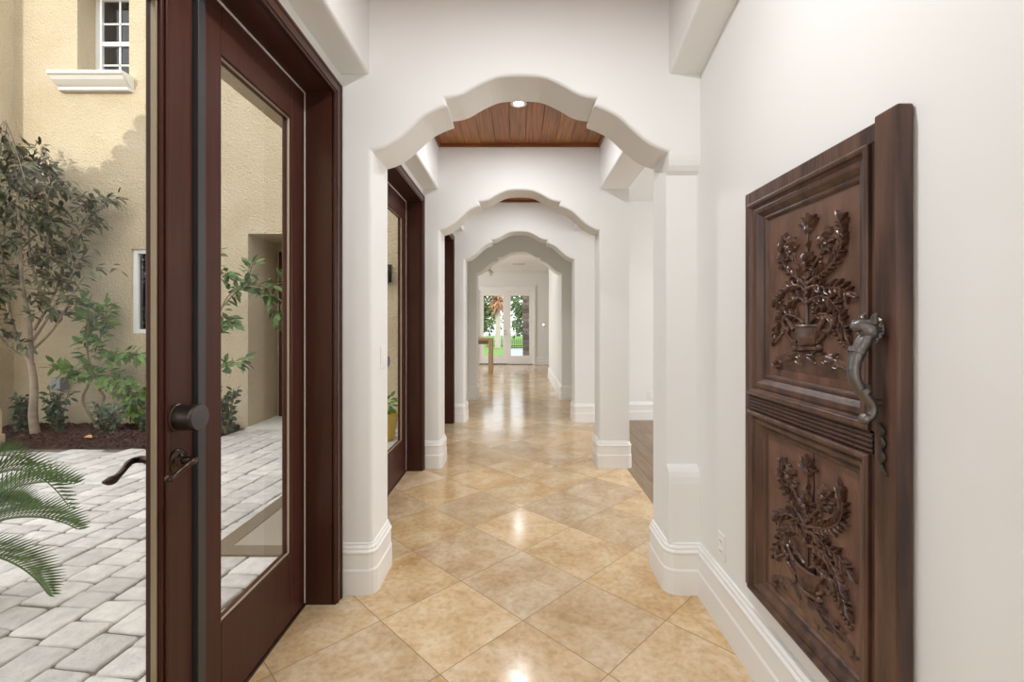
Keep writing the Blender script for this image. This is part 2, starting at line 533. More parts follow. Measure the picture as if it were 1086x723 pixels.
# first arch: the right pier face is set back between a low ledge and the springing
yf, yb, YN = ARCH_F[0], ARCH_F[0] + ARCH_T, ARCH_F[0] + 0.045
op, out = arch_outline(XL - 0.02, XR + 0.03, 3.2)
core = MB().prism(op + out, YN, yb)
op2, out2 = arch_outline(XL - 0.02, XR + 0.03, 3.2, zr=2.19)
core.prism(op2 + out2, yf, YN)
lx0, lx1 = XO + 0.742, XR + 0.03
core.prism([(yf, 0), (yf, 0.545), (yf + 0.003, 0.575), (yf + 0.010, 0.600), (yf + 0.022, 0.618), (YN, 0.630), (YN, 0)], lx0, lx1, 'x')
core.prism([(yf, 2.19), (yf + 0.003, 2.165), (yf + 0.010, 2.14), (yf + 0.024, 2.118), (YN, 2.10), (YN, 2.19)], lx0, lx1, 'x')
o = core.build('wall_first_arch', M['plaster'])
def t1(a, b):
    on = lambda p: abs(p.x - XO) < 0.7425 and p.z < 2.5855
    if not (on(a) and on(b)) or abs(a.y - b.y) > 1e-4:
        return False
    if a.z < 1e-4 and b.z < 1e-4:
        return False
    if abs(a.y - YN) < 1e-4:
        return False
    if abs(a.z - b.z) < 1e-4 and abs(a.x - b.x) > 0.1:
        return False
    return True
weighted_bevel(o, t1, 0.02)
struct(o, 'white plaster wall with the nearest scalloped arch', 'wall')
arch_wall('wall_second_arch', ARCH_F[1], ARCH_F[1] + ARCH_T, XL - 0.02, XP, 3.2, 'white plaster wall with the second scalloped arch')
arch_wall('wall_third_arch', ARCH_F[2], ARCH_F[2] + ARCH_T, XL - 0.02, XP, 3.2, 'white plaster wall with the third scalloped arch')
arch_wall('wall_fourth_arch', ARCH_F[3], ARCH_F[3] + 0.34, -5, 1.2, 3.2, 'grey shaded wall with the farthest scalloped arch')

# --- corridor side walls ------------------------------------------------------
DO0, DO1, DOZ = 0.70, 2.228, 2.45     # door opening in the first bay
wl_, we_ = MB(), MB()
def wall_run(mb, x0, x1, z0=0.0, z1=3.2):
    edges = [-3.2]
    for k in range(3):
        edges += [DO0 + k * BAY - 0.02, DO1 + k * BAY + 0.02]
    edges.append(8.4)
    for k in range(0, len(edges) - 1, 2):
        mb.box(x0, x1, edges[k], edges[k + 1], z0, z1)
    for k in range(1, len(edges) - 1, 2):
        mb.box(x0, x1, edges[k], edges[k + 1], DOZ + 0.02, z1)
wall_run(wl_, XL - 0.1, XL)
wall_run(we_, XEXT, XL - 0.1, GZ)
struct(wl_.build('wall_left', M['plaster']))
struct(we_.build('wall_left_outside', M['stucco']))
o = MB().box(XR, XR + 0.12, -3.2, 2.59, 0, 3.2).build('wall_right', M['plaster'])
struct(o, 'white plaster wall behind the carved wooden panel', 'wall')
# passage past the third arch, long reveal, far room, side room, entry behind
struct(MB().box(0.95, 1.07, 6.585, 8.16, 0, 3.2).build('wall_passage_right', M['plaster']))
struct(MB().box(XO + 0.742, 1.2, 8.49, 11.6, 0, 3.2).build('wall_long_reveal', M['plaster'], bevel=0.02), 'long bright wall on the right before the far room', 'wall')
struct(MB().box(XP, 4.6, 6.475, 6.6, 0, 3.2).build('wall_side_room_back', M['plaster']))
struct(MB().box(XR + 0.03, 4.6, 2.43, 2.59, 0, 3.2).build('wall_side_room_front', M['plaster']))
sr = MB()
sr.box(4.5, 4.6, 2.43, 3.4, 0, 3.2); sr.box(4.5, 4.6, 5.8, 6.6, 0, 3.2); sr.box(4.5, 4.6, 3.4, 5.8, 0, 0.5); sr.box(4.5, 4.6, 3.4, 5.8, 2.7, 3.2)
struct(sr.build('wall_side_room_end', M['plaster']))
fr = MB()
fr.box(-5, -1.34, 15.0, 15.2, 0, 3.2); fr.box(0.50, 4.0, 15.0, 15.2, 0, 3.2); fr.box(-1.34, 0.50, 15.0, 15.2, 2.5, 3.2)
struct(fr.build('wall_far_room_back', M['plaster']), 'white wall around the far french doors', 'wall')
fl_ = MB()
fl_.box(-4.6, -4.5, 8.2, 9.8, 0, 3.2); fl_.box(-4.6, -4.5, 14.2, 15.2, 0, 3.2); fl_.box(-4.6, -4.5, 9.8, 14.2, 0, 0.5); fl_.box(-4.6, -4.5, 9.8, 14.2, 2.7, 3.2)
struct(fl_.build('wall_far_room_left', M['plaster']))
struct(MB().box(3.9, 4.0, 11.5, 15.2, 0, 3.2).box(1.2, 4.0, 11.48, 11.6, 0, 3.2).build('wall_far_room_right', M['plaster']))
eb = MB()
eb.box(XL - 0.2, -0.82, -3.3, -3.2, 0, 3.2); eb.box(0.82, XR + 0.1, -3.3, -3.2, 0, 3.2); eb.box(-0.82, 0.82, -3.3, -3.2, 2.8, 3.2)
struct(eb.build('wall_entry', M['plaster']))

# --- soffits and ceilings -----------------------------------------------------
def soffit(name, x0, x1, y0, y1):
    o = MB().box(x0, x1, y0, y1, SOFF, 3.2).build(name, M['plaster'], bevel=0.018, segs=3)
    struct(o)
soffit('trim_1', XL - 0.02, -XS + 0.0, -3.2, ARCH_F[0] + 0.01)
for k in (1, 2):
    soffit('trim_%d' % (k + 1), XL - 0.02, -XS, ARCH_F[k - 1] + ARCH_T - 0.01, ARCH_F[k] + 0.01)
    soffit('trim_%d' % (k + 3), XS + 0.01, XP, ARCH_F[k - 1] + ARCH_T - 0.01, ARCH_F[k] + 0.01)
o = MB().prism([(ARCH_F[0] + 0.01, SOFF), (1.95, 2.69), (1.5, 2.80), (0.9, 2.88), (0.0, 2.92), (-3.2, 2.92), (-3.2, 3.2), (ARCH_F[0] + 0.01, 3.2)], XS + 0.007, XR + 0.02, 'x').build('trim_6', M['plaster'], bevel=0.012, segs=3)
struct(o)

def tray(name, y0, y1, label=None):
    p = MB()
    x = -XS - 0.02
    k = 0
    while x < XS + 0.03:
        p.box(x + 0.0012, x + 0.1368, y0, y1, TRAY, TRAY + 0.02)
        x += 0.138
        k += 1
    o = struct(p.build(name, M['walnut'], bevel=0.002, segs=1), label, 'ceiling' if label else None)
    t = MB()
    t.box(-XS, XS + 0.02, y1 - 0.022, y1, TRAY - 0.03, TRAY + 0.004)
    t.box(-XS, XS + 0.02, y0, y0 + 0.022, TRAY - 0.03, TRAY + 0.004)
    t.box(-XS, -XS + 0.022, y0, y1, TRAY - 0.03, TRAY + 0.004)
    t.box(XS - 0.012, XS + 0.01, y0, y1, TRAY - 0.03, TRAY + 0.004)
    t.build('perimeter_moulding', M['walnut_trim'], o, bevel=0.004, segs=1)
tray('ceiling_entry_bay', -3.2, ARCH_F[0])
tray('ceiling_second_bay', ARCH_F[0] + ARCH_T, ARCH_F[1], 'walnut plank tray ceiling framed by the nearest arch')
tray('ceiling_third_bay', ARCH_F[1] + ARCH_T, ARCH_F[2], 'walnut plank tray ceiling glimpsed through the second arch')
struct(MB().box(-1.0, 1.1, 6.585, 8.15, TRAY, 3.1).build('ceiling_passage', M['plaster']))
struct(MB().box(-4.6, 4.0, 8.3, 15.2, 2.98, 3.1).build('ceiling_far_room', M['plaster']), 'white ceiling of the far room', 'ceiling')
struct(MB().box(XP - 0.01, 4.6, 2.5, 6.6, 3.04, 3.1).build('ceiling_side_room', M['plaster']))
struct(MB().box(-1.09, 4.6, -3.3, 8.4, 3.2, 3.45).box(-4.6, 4.6, 8.4, 15.2, 3.2, 3.45).build('roof_slab', M['stucco']))

# --- baseboards ---------------------------------------------------------------
BP = [(0.0, 0.0), (0.026, 0.0), (0.026, 0.118), (0.021, 0.128), (0.021, 0.198), (0.025, 0.204), (0.025, 0.212), (0.017, 0.220), (0.017, 0.230), (0.009, 0.240), (0.009, 0.248), (0.0, 0.252)]
def round_corner(a, b, c, r=0.035, n=4):
    a, b, c = Vector(a), Vector(b), Vector(c)
    p, q = b + (a - b).normalized() * r, b + (c - b).normalized() * r
    return [tuple(p.lerp(b, t).lerp(b.lerp(q, t), t)) for t in [k / n for k in range(n + 1)]]
def baseboard(name, path, side=1, closed=False, label=None):
    """sweeps the moulding along a plan path; side=+1 projects to the left of travel"""
    P = [Vector(p) for p in path]
    n = len(P)
    vs, fs = [], []
    for i in range(n):
        if closed:
            d0, d1 = (P[i] - P[i - 1]).normalized(), (P[(i + 1) % n] - P[i]).normalized()
        else:
            d0 = (P[i] - P[max(i - 1, 0)]) if i else (P[1] - P[0])
            d1 = (P[min(i + 1, n - 1)] - P[i]) if i < n - 1 else d0
            d0, d1 = d0.normalized(), d1.normalized()
        n0, n1 = Vector((-d0.y, d0.x)), Vector((-d1.y, d1.x))
        m = (n0 + n1)
        m = m / max(m.dot(n0), 0.3) if m.length > 1e-6 else n0
        for t, z in BP:
            q = P[i] + m * (t * side)
            vs.append((q.x, q.y, z))
    k = len(BP)
    for i in range(n if closed else n - 1):
        j = (i + 1) % n
        for a in range(k - 1):
            fs.append((i * k + a, j * k + a, j * k + a + 1, i * k + a + 1))
    if not closed:
        fs.append(tuple(range(k)))
        fs.append(tuple((n - 1) * k + a for a in range(k)))
    return struct(MB().add(vs, fs).build(name, M['trim']), label, 'baseboard' if label else None)
xi0, xi1 = XO - 0.742, XO + 0.742
def pier_left(name, yf, yb, x0, xb):
    path = [(x0, yf)] + round_corner((x0, yf), (xi0, yf), (xi0, yb)) + round_corner((xi0, yf), (xi0, yb), (xb, yb)) + [(xb, yb)]
    return baseboard(name, path, -1)
for k in range(3):
    pier_left('baseboard_left_pier_%d' % (k + 1), ARCH_F[k], ARCH_F[k] + ARCH_T, XL + 0.01, XL)
pier_left('baseboard_left_pier_4', ARCH_F[3], ARCH_F[3] + 0.34, -0.95, -4.5)
def pier_right(name, yf, yb, x1):
    c = [(xi1, yf), (x1, yf), (x1, yb), (xi1, yb)]
    path = []
    for i in range(4):
        path += round_corner(c[i - 1], c[i], c[(i + 1) % 4])
    return baseboard(name, path, -1, True)
pier_right('baseboard_right_pier_2', ARCH_F[1], ARCH_F[1] + ARCH_T, XP)
pier_right('baseboard_right_pier_3', ARCH_F[2], ARCH_F[2] + ARCH_T, XP)
path = [(XR, -3.2), (XR, ARCH_F[0]), ] + round_corner((XR, ARCH_F[0]), (xi1, ARCH_F[0]), (xi1, yb), 0.05) + round_corner((xi1, ARCH_F[0]), (xi1, yb), (1.2, yb)) + [(4.5, yb)]
baseboard('baseboard_right', path, 1, False, 'tall white stepped baseboard under the carved panel')
baseboard('baseboard_passage', [(0.95, 6.6), (0.95, 8.15)] + round_corner((0.95, 8.15), (xi1, 8.15), (xi1, 11.6)) + round_corner((xi1, 8.15), (xi1, 11.6), (2, 11.6)) + [(3.9, 11.6), (3.9, 15.0), (0.56, 15.0)], 1)
baseboard('baseboard_side_room', [(XP, 6.475), (4.5, 6.475)], -1)
baseboard('baseboard_passage_left', [(-0.94, 8.1), (-0.94, 6.6)], 1)
struct(MB().box(-1.0, -0.94, 6.585, 8.16, 0, 3.1).build('wall_passage_left', M['plaster']))

# ================================================================== GLASS DOORS ON THE LEFT
XF = -1.02      # inner face of the leaves
LT = 0.045      # leaf thickness
def curved_lever(px, side, pts, r):
    mb = MB()
    c = catmull(pts, 6)
    n = len(c)
    rr = [r * (0.85 + 0.35 * math.sin(PI * min(1, i / n * 1.3)) - (0.35 if i > n - 3 else 0)) for i in range(n)]
    mb.tube(c, rr, 10)
    return mb
def leaf_frame(y0, y1, z0, z1, sl, sr_, bot, top):
    mb = MB()
    mb.box(XF - LT, XF, y0, y0 + sl, z0, z1)
    mb.box(XF - LT, XF, y1 - sr_, y1, z0, z1)
    mb.box(XF - LT, XF, y0 + sl, y1 - sr_, z0, z0 + bot)
    mb.box(XF - LT, XF, y0 + sl, y1 - sr_, z1 - top, z1)
    return mb
def bead(gy0, gy1, gz0, gz1, t=0.006, back=0.019):
    mb = MB()
    for x0, x1 in ((XF - back, XF - 0.009),):
        mb.box(x0, x1, gy0, gy0 + t, gz0, gz1); mb.box(x0, x1, gy1 - t, gy1, gz0, gz1)
        mb.box(x0, x1, gy0 + t, gy1 - t, gz0, gz0 + t); mb.box(x0, x1, gy0 + t, gy1 - t, gz1 - t, gz1)
    return mb
def french_door(name, label):
    root = empty(name)
    struct(root, label, 'door')
    fr = MB()
    # jambs and head
    fr.box(-1.09, -0.885, DO0 - 0.02, DO0, 0, DOZ + 0.02)
    fr.box(-1.09, -0.885, DO1, DO1 + 0.02, 0, DOZ + 0.02)
    fr.box(-1.09, -0.885, DO0, DO1, DOZ, DOZ + 0.02)
    fr.box(-1.09, XF - LT - 0.002, DO0, DO0 + 0.012, 0, DOZ); fr.box(-1.09, XF - LT - 0.002, DO1 - 0.012, DO1, 0, DOZ)
    fr.build('door_frame', M['casing'], root, bevel=0.002, segs=1)
    ca = MB()
    cw = 0.072
    for t, a, b in ((0.015, 0.0, cw), (0.021, 0.010, cw - 0.008), (0.026, 0.046, cw - 0.012)):
        ca.box(-0.895, -0.889 + t, DO1 + a, DO1 + b, 0, DOZ + b)
        ca.box(-0.895, -0.889 + t, DO0 - b, DO0 - a, 0, DOZ + b)
        ca.box(-0.895, -0.889 + t, DO0 - a, DO1 + a, DOZ + a, DOZ + b)
    ca.build('casing', M['casing'], root, bevel=0.003, segs=2)
    MB().box(-1.09, -1.016, DO0, DO1, -0.005, 0.013).build('threshold', M['bronze'], root, bevel=0.003)
    ws = MB()
    ws.box(XF - 0.03, XF + 0.001, DO1 - 0.007, DO1 - 0.001, 0.012, DOZ - 0.004)
    ws.box(XF - 0.03, XF + 0.001, DO0, DO1, DOZ - 0.007, DOZ - 0.001)
    ws.build('weather_strip', M['weather'], root)
    # fixed leaf
    z0, z1 = 0.014, DOZ - 0.009
    y0, y1 = 1.475, DO1 - 0.009
    gy0, gy1, gz0, gz1 = y0 + 0.125, y1 - 0.125, 0.315, 2.27
    lf = leaf_frame(y0, y1, z0, z1, 0.125, 0.125, gz0 - z0, z1 - gz1).build('door_leaf', M['door'], root, bevel=0.004)
    MB().box(XF - 0.026, XF - 0.019, gy0 - 0.006, gy1 + 0.006, gz0 - 0.006, gz1 + 0.006).build('glass_pane', M['glass'], lf)
    bead(gy0, gy1, gz0, gz1).build('glazing_bead', M['bead'], lf, bevel=0.002, segs=1)
    MB().box(XF - 0.01, XF + 0.014, y0 - 0.012, y0 + 0.024, z0, z1).build('astragal', M['astragal'], lf, bevel=0.002)
    # working leaf
    y0, y1 = DO0 + 0.008, 1.458
    gy0, gy1 = y0 + 0.130, y1 - 0.130
    lf = leaf_frame(y0, y1, z0, z1, 0.130, 0.130, gz0 - z0, z1 - gz1).build('door_leaf', M['door'], root, bevel=0.004)
    MB().box(XF - 0.026, XF - 0.019, gy0 - 0.006, gy1 + 0.006, gz0 - 0.006, gz1 + 0.006).build('glass_pane', M['glass'], lf)
    bead(gy0, gy1, gz0, gz1, 0.006, 0.026).build('glazing_bead', M['bead'], lf, bevel=0.002, segs=1)
    st = MB()
    for a, b in ((gy1 + 0.012, gy1 + 0.026), (gy0 - 0.026, gy0 - 0.012)):
        st.box(XF, XF + 0.007, a, b, gz0 - 0.026, gz1 + 0.026)
    st.box(XF, XF + 0.007, gy0 - 0.026, gy1 + 0.026, gz0 - 0.026, gz0 - 0.012); st.box(XF, XF + 0.007, gy0 - 0.026, gy1 + 0.026, gz1 + 0.012, gz1 + 0.026)
    st.build('panel_moulding', M['door'], lf, bevel=0.003)
    ly, lz = 1.388, 0.940
    rose = MB().lathe([(0.034, 0), (0.034, 0.006), (0.029, 0.011), (0.022, 0.013), (0.020, 0.017), (0.013, 0.022), (0.012, 0.045)], (XF, ly, lz), 24, (1, 0, 0))
    rose.tube([p + Vector((0, 0, 0)) for p in catmull([(XF + 0.040, ly, lz), (XF + 0.060, ly - 0.004, lz + 0.001), (XF + 0.064, ly - 0.030, lz + 0.002), (XF + 0.060, ly - 0.062, lz - 0.010), (XF + 0.056, ly - 0.092, lz - 0.022), (XF + 0.058, ly - 0.112, lz - 0.018)], 6)], [0.011] * 7 + [0.0095] * 8 + [0.0085] * 8 + [0.009, 0.010, 0.010, 0.0105, 0.0105, 0.010, 0.009, 0.005], 12)
    rose.build('lever_handle', M['bronze'], lf)
    xo = XF - LT
    rose = MB().lathe([(0.034, 0), (0.034, 0.006), (0.029, 0.011), (0.020, 0.015), (0.012, 0.02), (0.012, 0.045)], (xo, ly, lz), 24, (-1, 0, 0))
    rose.tube(catmull([(xo - 0.040, ly, lz), (xo - 0.060, ly - 0.006, lz + 0.004), (xo - 0.064, ly - 0.035, lz + 0.004), (xo - 0.062, ly - 0.066, lz - 0.014), (xo - 0.060, ly - 0.096, lz - 0.026), (xo - 0.060, ly - 0.128, lz - 0.022)], 6), [0.011] * 7 + [0.0095] * 8 + [0.0085] * 6 + [0.009, 0.010, 0.0115, 0.0125, 0.0125, 0.012, 0.010, 0.007, 0.005, 0.003], 12)
    rose.build('outside_lever', M['bronze'], lf)
    lk = MB().lathe([(0.041, 0), (0.041, 0.008), (0.0385, 0.010), (0.0385, 0.058), (0.040, 0.060), (0.040, 0.068), (0.0385, 0.071)], (XF, ly, 1.068), 36, (1, 0, 0)).build('smart_lock', M['lockbody'], lf)
    MB().lathe([(0.038, 0.0), (0.038, 0.0015), (0.0365, 0.002)], (XF + 0.071, ly, 1.068), 32, (1, 0, 0)).build('lock_face', M['lockface'], lk)
    return root
d1 = french_door('door_1', 'nearest dark wood double glass door with lever and round lock')
d2 = copy_tree(d1); d2.name = 'door_2'; d2.location.y = 2.005
d2['label'] = 'dark wood double glass door in the second bay, seen through nearest arch'
d3 = copy_tree(d1); d3.name = 'door_3'; d3.location.y = 3.99
d3['label'] = 'dark wood door frame in the third bay, a narrow brown strip'

# ================================================================== CARVED PANEL
def carved_panel():
    root = empty('carved_door_panel', (0.910, 1.811, 0.0), (0, 0, -PI / 2))
    tag(root, 'antique carved dark wood door panel hung on the white right wall', 'carved panel')
    Wd, Z0, Z1 = 0.743, 0.33, 1.845
    FR = -0.030                                   # front face in local y (towards the room)
    fr = MB()
    fr.box(0.0, 0.040, FR, -0.002, Z0 + 0.012, Z1)                  # hinge stile
    fr.box(0.040, 0.662, FR, -0.002, Z1 - 0.050, Z1)
    fr.box(0.040, 0.662, FR, -0.002, 1.02, 1.085)
    fr.box(0.040, 0.662, FR, -0.002, Z0, 0.345)
    fr.box(0.640, 0.662, FR, -0.002, 0.345, Z1 - 0.05)
    fr.build('frame', M['antique'], root, bevel=0.004)
    MB().box(0.669, Wd, FR - 0.010, -0.002, Z0 + 0.0, Z1 + 0.010).build('lock_stile', M['antique'], root, bevel=0.006, segs=3)
    MB().box(0.655, 0.672, FR + 0.014, -0.002, Z0 + 0.005, Z1 - 0.01).build('shadow_gap', M['crack'], root)
    ba = MB()
    for z in (1.030, 1.043, 1.056, 1.069):
        ba.tube([(0.042, FR - 0.001, z), (0.660, FR - 0.001, z)], 0.0058, 8)
    ba.build('rail_reeding', M['antique_dark'], root)
    def moulding(name, u0, u1, z0, z1, ml, mr_, mb_, mt, parent):
        prof = [(0.0, -0.030), (0.0, -0.041), (0.10, -0.046), (0.22, -0.044), (0.26, -0.034), (0.34, -0.031), (0.40, -0.036), (0.58, -0.034), (0.70, -0.024), (0.78, -0.018), (0.82, -0.021), (0.92, -0.020), (1.0, -0.012), (1.0, -0.004)]
        vs, fs = [], []
        k = len(prof)
        for t, y in prof:
            vs += [(u0 + ml * t, y, z0 + mb_ * t), (u1 - mr_ * t, y, z0 + mb_ * t), (u1 - mr_ * t, y, z1 - mt * t), (u0 + ml * t, y, z1 - mt * t)]
        for a in range(k - 1):
            for c in range(4):
                fs.append((a * 4 + c, a * 4 + (c + 1) % 4, (a + 1) * 4 + (c + 1) % 4, (a + 1) * 4 + c))
        return MB().add(vs, fs).build(name, M['antique'], parent, bevel=0.0015, segs=1)
    moulding('upper_moulding', 0.037, 0.650, 1.082, 1.797, 0.106, 0.060, 0.083, 0.081, root)
    moulding('lower_moulding', 0.037, 0.650, 0.345, 1.022, 0.100, 0.060, 0.073, 0.070, root)
    up = MB().box(0.13, 0.60, -0.012, -0.003, 1.155, 1.725).build('upper_panel', M['antique_panel'], root)
    lo = MB().box(0.13, 0.60, -0.012, -0.003, 0.405, 0.960).build('lower_panel', M['antique_panel'], root)
    PY = -0.012
    def relief(zo, parent, flip, seed):
        """zo: z of the panel's bottom; the design lives in the upper panel's coordinates u 0.143..0.593, h 0..0.55"""
        rnd = random.Random(seed)
        def P(cx, cy, dep=0.0):
            px, py = 810 + cx / 3.81, 220 + cy / 3.81
            Y = 0.897 * F / (px - CX)
            u, z = 1.811 - Y, H - (py - CY) * Y / F
            return Vector((u, PY - dep, z - 1.165 + zo))
        def rleaf(mb, b, d, L, W, h=0.010, lobes=0):
            """a raised leaf: ridge down the middle, edges down on the panel"""
            d = Vector((d.x, 0, d.z)).normalized()
            s = Vector((d.z, 0, -d.x))
            n = 7
            vs, fs = [], []
            curl = rnd.uniform(-0.25, 0.25)
            for i in range(n + 1):
                t = i / n
                wd = W * 0.5 * math.sin(PI * (0.06 + 0.94 * t)) ** 0.7 * (1 - (0.30 if (lobes and i % 2) else 0)) if i < n else 0.0005
                c = b + d * (L * t) + s * (curl * L * t * t)
                hh = 1.1 * h * (0.55 + 0.45 * math.sin(PI * t))
                vs += [c - s * wd, c - s * wd * 0.55 + Vector((0, -hh * 0.85, 0)), c + Vector((0, -hh * 0.62, 0)), c + s * wd * 0.55 + Vector((0, -hh * 0.85, 0)), c + s * wd]
            for i in range(n):
                for a in range(4):
                    q = i * 5 + a
                    fs.append((q, q + 1, q + 6, q + 5))
            mb.add(vs, fs, True)
        def stem(mb, pts, r0, r1):
            c = catmull(pts, 6)
            n = len(c)
            mb.tube(c, [r0 + (r1 - r0) * i / (n - 1) for i in range(n)], 8)
            return c
        nrm = Vector((0, -1, 0))
        # hill
        hill = MB()
        top = catmull([P(38, 628), P(75, 600), P(130, 583), P(180, 580), P(232, 588), P(300, 612), P(365, 650)], 5)
        vs, fs = [], []
        zb = min(p.z for p in top) - 0.022
        for i, p in enumerate(top):
            q = i / (len(top) - 1)
            e = math.sin(PI * min(max(q, 0.02), 0.98)) ** 0.4
            vs += [p, p + Vector((0, -0.010 * e, -0.010)), Vector((p.x, PY - 0.007 * e, (p.z + zb) / 2)), Vector((p.x, PY, zb - 0.002))]
        for i in range(len(top) - 1):
            for a in range(3):
                fs.append((i * 4 + a, i * 4 + a + 1, i * 4 + a + 5, i * 4 + a + 4))
        hill.add(vs, fs, True)
        for k in range(30):
            q = rnd.random()
            p = top[int(q * (len(top) - 1))]
            b = Vector((p.x + rnd.uniform(-0.01, 0.01), PY - 0.005, p.z - rnd.uniform(0.004, 0.032)))
            rleaf(hill, b, Vector((rnd.choice((-1, 1, 1)) * 0.9, 0, rnd.uniform(-0.3, 0.5))), rnd.uniform(0.025, 0.05), 0.010, 0.008)
        hill.build('carved_hill', M['carving'], parent)
        # vase with flutes, rim, foot and scroll handles
        va = MB()
        cxs = [(124, 236, 478, 0.020), (128, 232, 486, 0.024), (131, 229, 492, 0.018), (138, 223, 530, 0.021), (146, 215, 560, 0.018), (150, 211, 566, 0.014), (138, 226, 571, 0.020), (136, 229, 583, 0.018)]
        n = 22
        vs, fs = [], []
        for (a, b, cy, dep) in cxs:
            pa, pb = P(a, cy), P(b, cy)
            for k in range(n + 1):
                t = k / n
                fl = (0.0028 * abs(math.sin(t * PI * 11)) if 488 < cy < 564 else 0)
                vs.append((pa.x + (pb.x - pa.x) * t, PY - dep * math.sin(PI * t) ** 0.6 - fl, pa.z + (pb.z - pa.z) * t))
        for i in range(len(cxs) - 1):
            for k in range(n):
                q = i * (n + 1) + k
                fs.append((q, q + 1, q + n + 2, q + n + 1))
        va.add(vs, fs, False)
        va.build('carved_vase', M['carving'], parent)
        ha = MB()
        for sgn, pts in ((-1, [(128, 500), (112, 470), (96, 452), (84, 470), (92, 492), (104, 500), (100, 520), (118, 540), (140, 548)]), (1, [(232, 500), (244, 470), (262, 450), (280, 462), (282, 492), (268, 512), (252, 505), (246, 528), (224, 552)])):
            stem(ha, [P(a, b, 0.006) for a, b in pts], 0.0075, 0.006)
        for a, b in ((132, 575), (230, 573)):
            ha.dome(P(a, b), 0.012, 0.016, nrm, 10)
        ha.build('carved_vase_handles', M['carving'], parent)
        # stems
        st = MB()
        lines = [
            [(180, 480), (178, 400), (177, 310), (180, 200), (183, 110)],
            [(177, 318), (140, 290), (96, 250), (76, 205), (82, 160)],
            [(180, 316), (215, 290), (262, 255), (305, 200), (326, 130), (318, 70)],
            [(176, 345), (150, 322), (105, 328), (62, 372)],
            [(180, 335), (215, 322), (258, 330), (300, 330), (340, 346)],
            [(178, 395), (150, 372), (110, 390), (78, 430)],
            [(182, 392), (212, 372), (255, 366), (290, 395), (312, 430)],
            [(170, 476), (140, 450), (100, 440), (66, 470), (52, 520)],
            [(192, 476), (225, 440), (270, 440), (318, 470), (336, 500)],
            [(180, 300), (150, 250), (128, 205)], [(182, 290), (220, 220), (250, 170)]]
        curves = [stem(st, [P(a, b, 0.005) for a, b in l], 0.0062, 0.0032) for l in lines]
        st.build('carved_stems', M['carving'], parent)
        # leaves
        lv = MB()
        for ci, c in enumerate(curves):
            if ci in (9, 10):
                continue
            n = len(c)
            i = 5 if ci else 8
            alt = 1
            while i < n - 1:
                d = (c[min(i + 1, n - 1)] - c[i - 1]).normalized()
                s = Vector((d.z, 0, -d.x)) * alt
                for sg in ((1, -1) if ci else (1,)):
                    if any((c[i] - P(*q)).length < 0.042 for q in ((180, 236), (114, 172), (256, 138), (184, 92))):
                        continue
                    L = rnd.uniform(0.026, 0.040) if ci else rnd.uniform(0.020, 0.026)
                    rleaf(lv, c[i] + Vector((0, 0.004, 0)), d * 0.85 + s * sg * 0.75, L, L * 0.38, 0.013, 1)
                i += 2 if ci in (1, 2) else 3
                alt = -alt
            rleaf(lv, c[-1] + Vector((0, 0.004, 0)), (c[-1] - c[-3]), 0.045, 0.022, 0.013, 1)
        lv.build('carved_leaves', M['carving'], parent)
        # flowers
        fw = MB()
        def flower(cx, cy, r, np_, rings=1, h=0.014):
            c = P(cx, cy)
            for q in range(rings):
                rr = r * (1 - 0.42 * q)
                for k in range(np_):
                    th = 2 * PI * (k + 0.5 * q) / np_
                    d = Vector((math.cos(th) * 0.85, 0, math.sin(th)))
                    rleaf(fw, c + d * rr * 0.22 + Vector((0, -0.004 * q, 0)), d, rr * 0.8, 2 * PI * rr / np_ * 0.72, h + 0.003 * q)
            fw.dome(c + Vector((0, -0.004, 0)), r * 0.30, h + 0.006, nrm, 12)
        flower(180, 236, 0.044, 13, 2)
        flower(114, 172, 0.042, 7, 2)
        flower(256, 138, 0.042, 7, 2)
        c = P(184, 92)
        for k in range(9):
            th = PI * (0.10 + 0.80 * k / 8)
            rleaf(fw, c, Vector((math.cos(th), 0, math.sin(th))), 0.052 if k % 2 == 0 else 0.042, 0.015, 0.014)
        fw.dome(c, 0.016, 0.016, nrm, 12)
        for cx, cy in ((76, 150), (316, 62), (62, 385), (318, 440), (300, 395)):
            c = P(cx, cy)
            for k in range(5):
                th = 2 * PI * k / 5 + rnd.random()
                rleaf(fw, c, Vector((math.cos(th), 0, math.sin(th))), 0.026, 0.014, 0.010)
        fw.build('carved_flowers', M['carving'], parent)
        bd = MB()
        for pts in ([(232, 338), (285, 322), (345, 345)], [(286, 505), (310, 550), (356, 582)], [(96, 495), (70, 525), (48, 552)], [(150, 250), (120, 215), (84, 215), (84, 150), (110, 128)], [(232, 250), (236, 200), (240, 150)], [(60, 375), (50, 380)], [(205, 380), (205, 410), (200, 440)]):
            c = catmull([P(a, b) for a, b in pts], 8)
            last = None
            for p in c:
                if last is None or (p - last).length > 0.0115:
                    bd.dome(p, 0.0062, 0.010, nrm, 8)
                    last = p
        bd.build('carved_bead_strings', M['carving'], parent)
    relief(1.170, up, 1, 3)
    relief(0.420, lo, 1, 5)
    cr = MB()
    pts = [(0.395, 0.955), (0.393, 0.90), (0.398, 0.86), (0.394, 0.80), (0.401, 0.74), (0.398, 0.69), (0.407, 0.64), (0.402, 0.585), (0.409, 0.54), (0.412, 0.47), (0.418, 0.43)]
    vs, fs = [], []
    for i, (u, z) in enumerate(pts):
        h = 0.0016 if 0 < i < len(pts) - 1 else 0.0008
        vs += [(u - h, -0.0165 if 2 < i < 8 else -0.0135, z), (u + h, -0.0165 if 2 < i < 8 else -0.0135, z), (u - h, -0.010, z), (u + h, -0.010, z)]
    for i in range(len(pts) - 1):
        a = i * 4
        fs += [(a, a + 1, a + 5, a + 4), (a, a + 4, a + 6, a + 2), (a + 1, a + 3, a + 7, a + 5)]
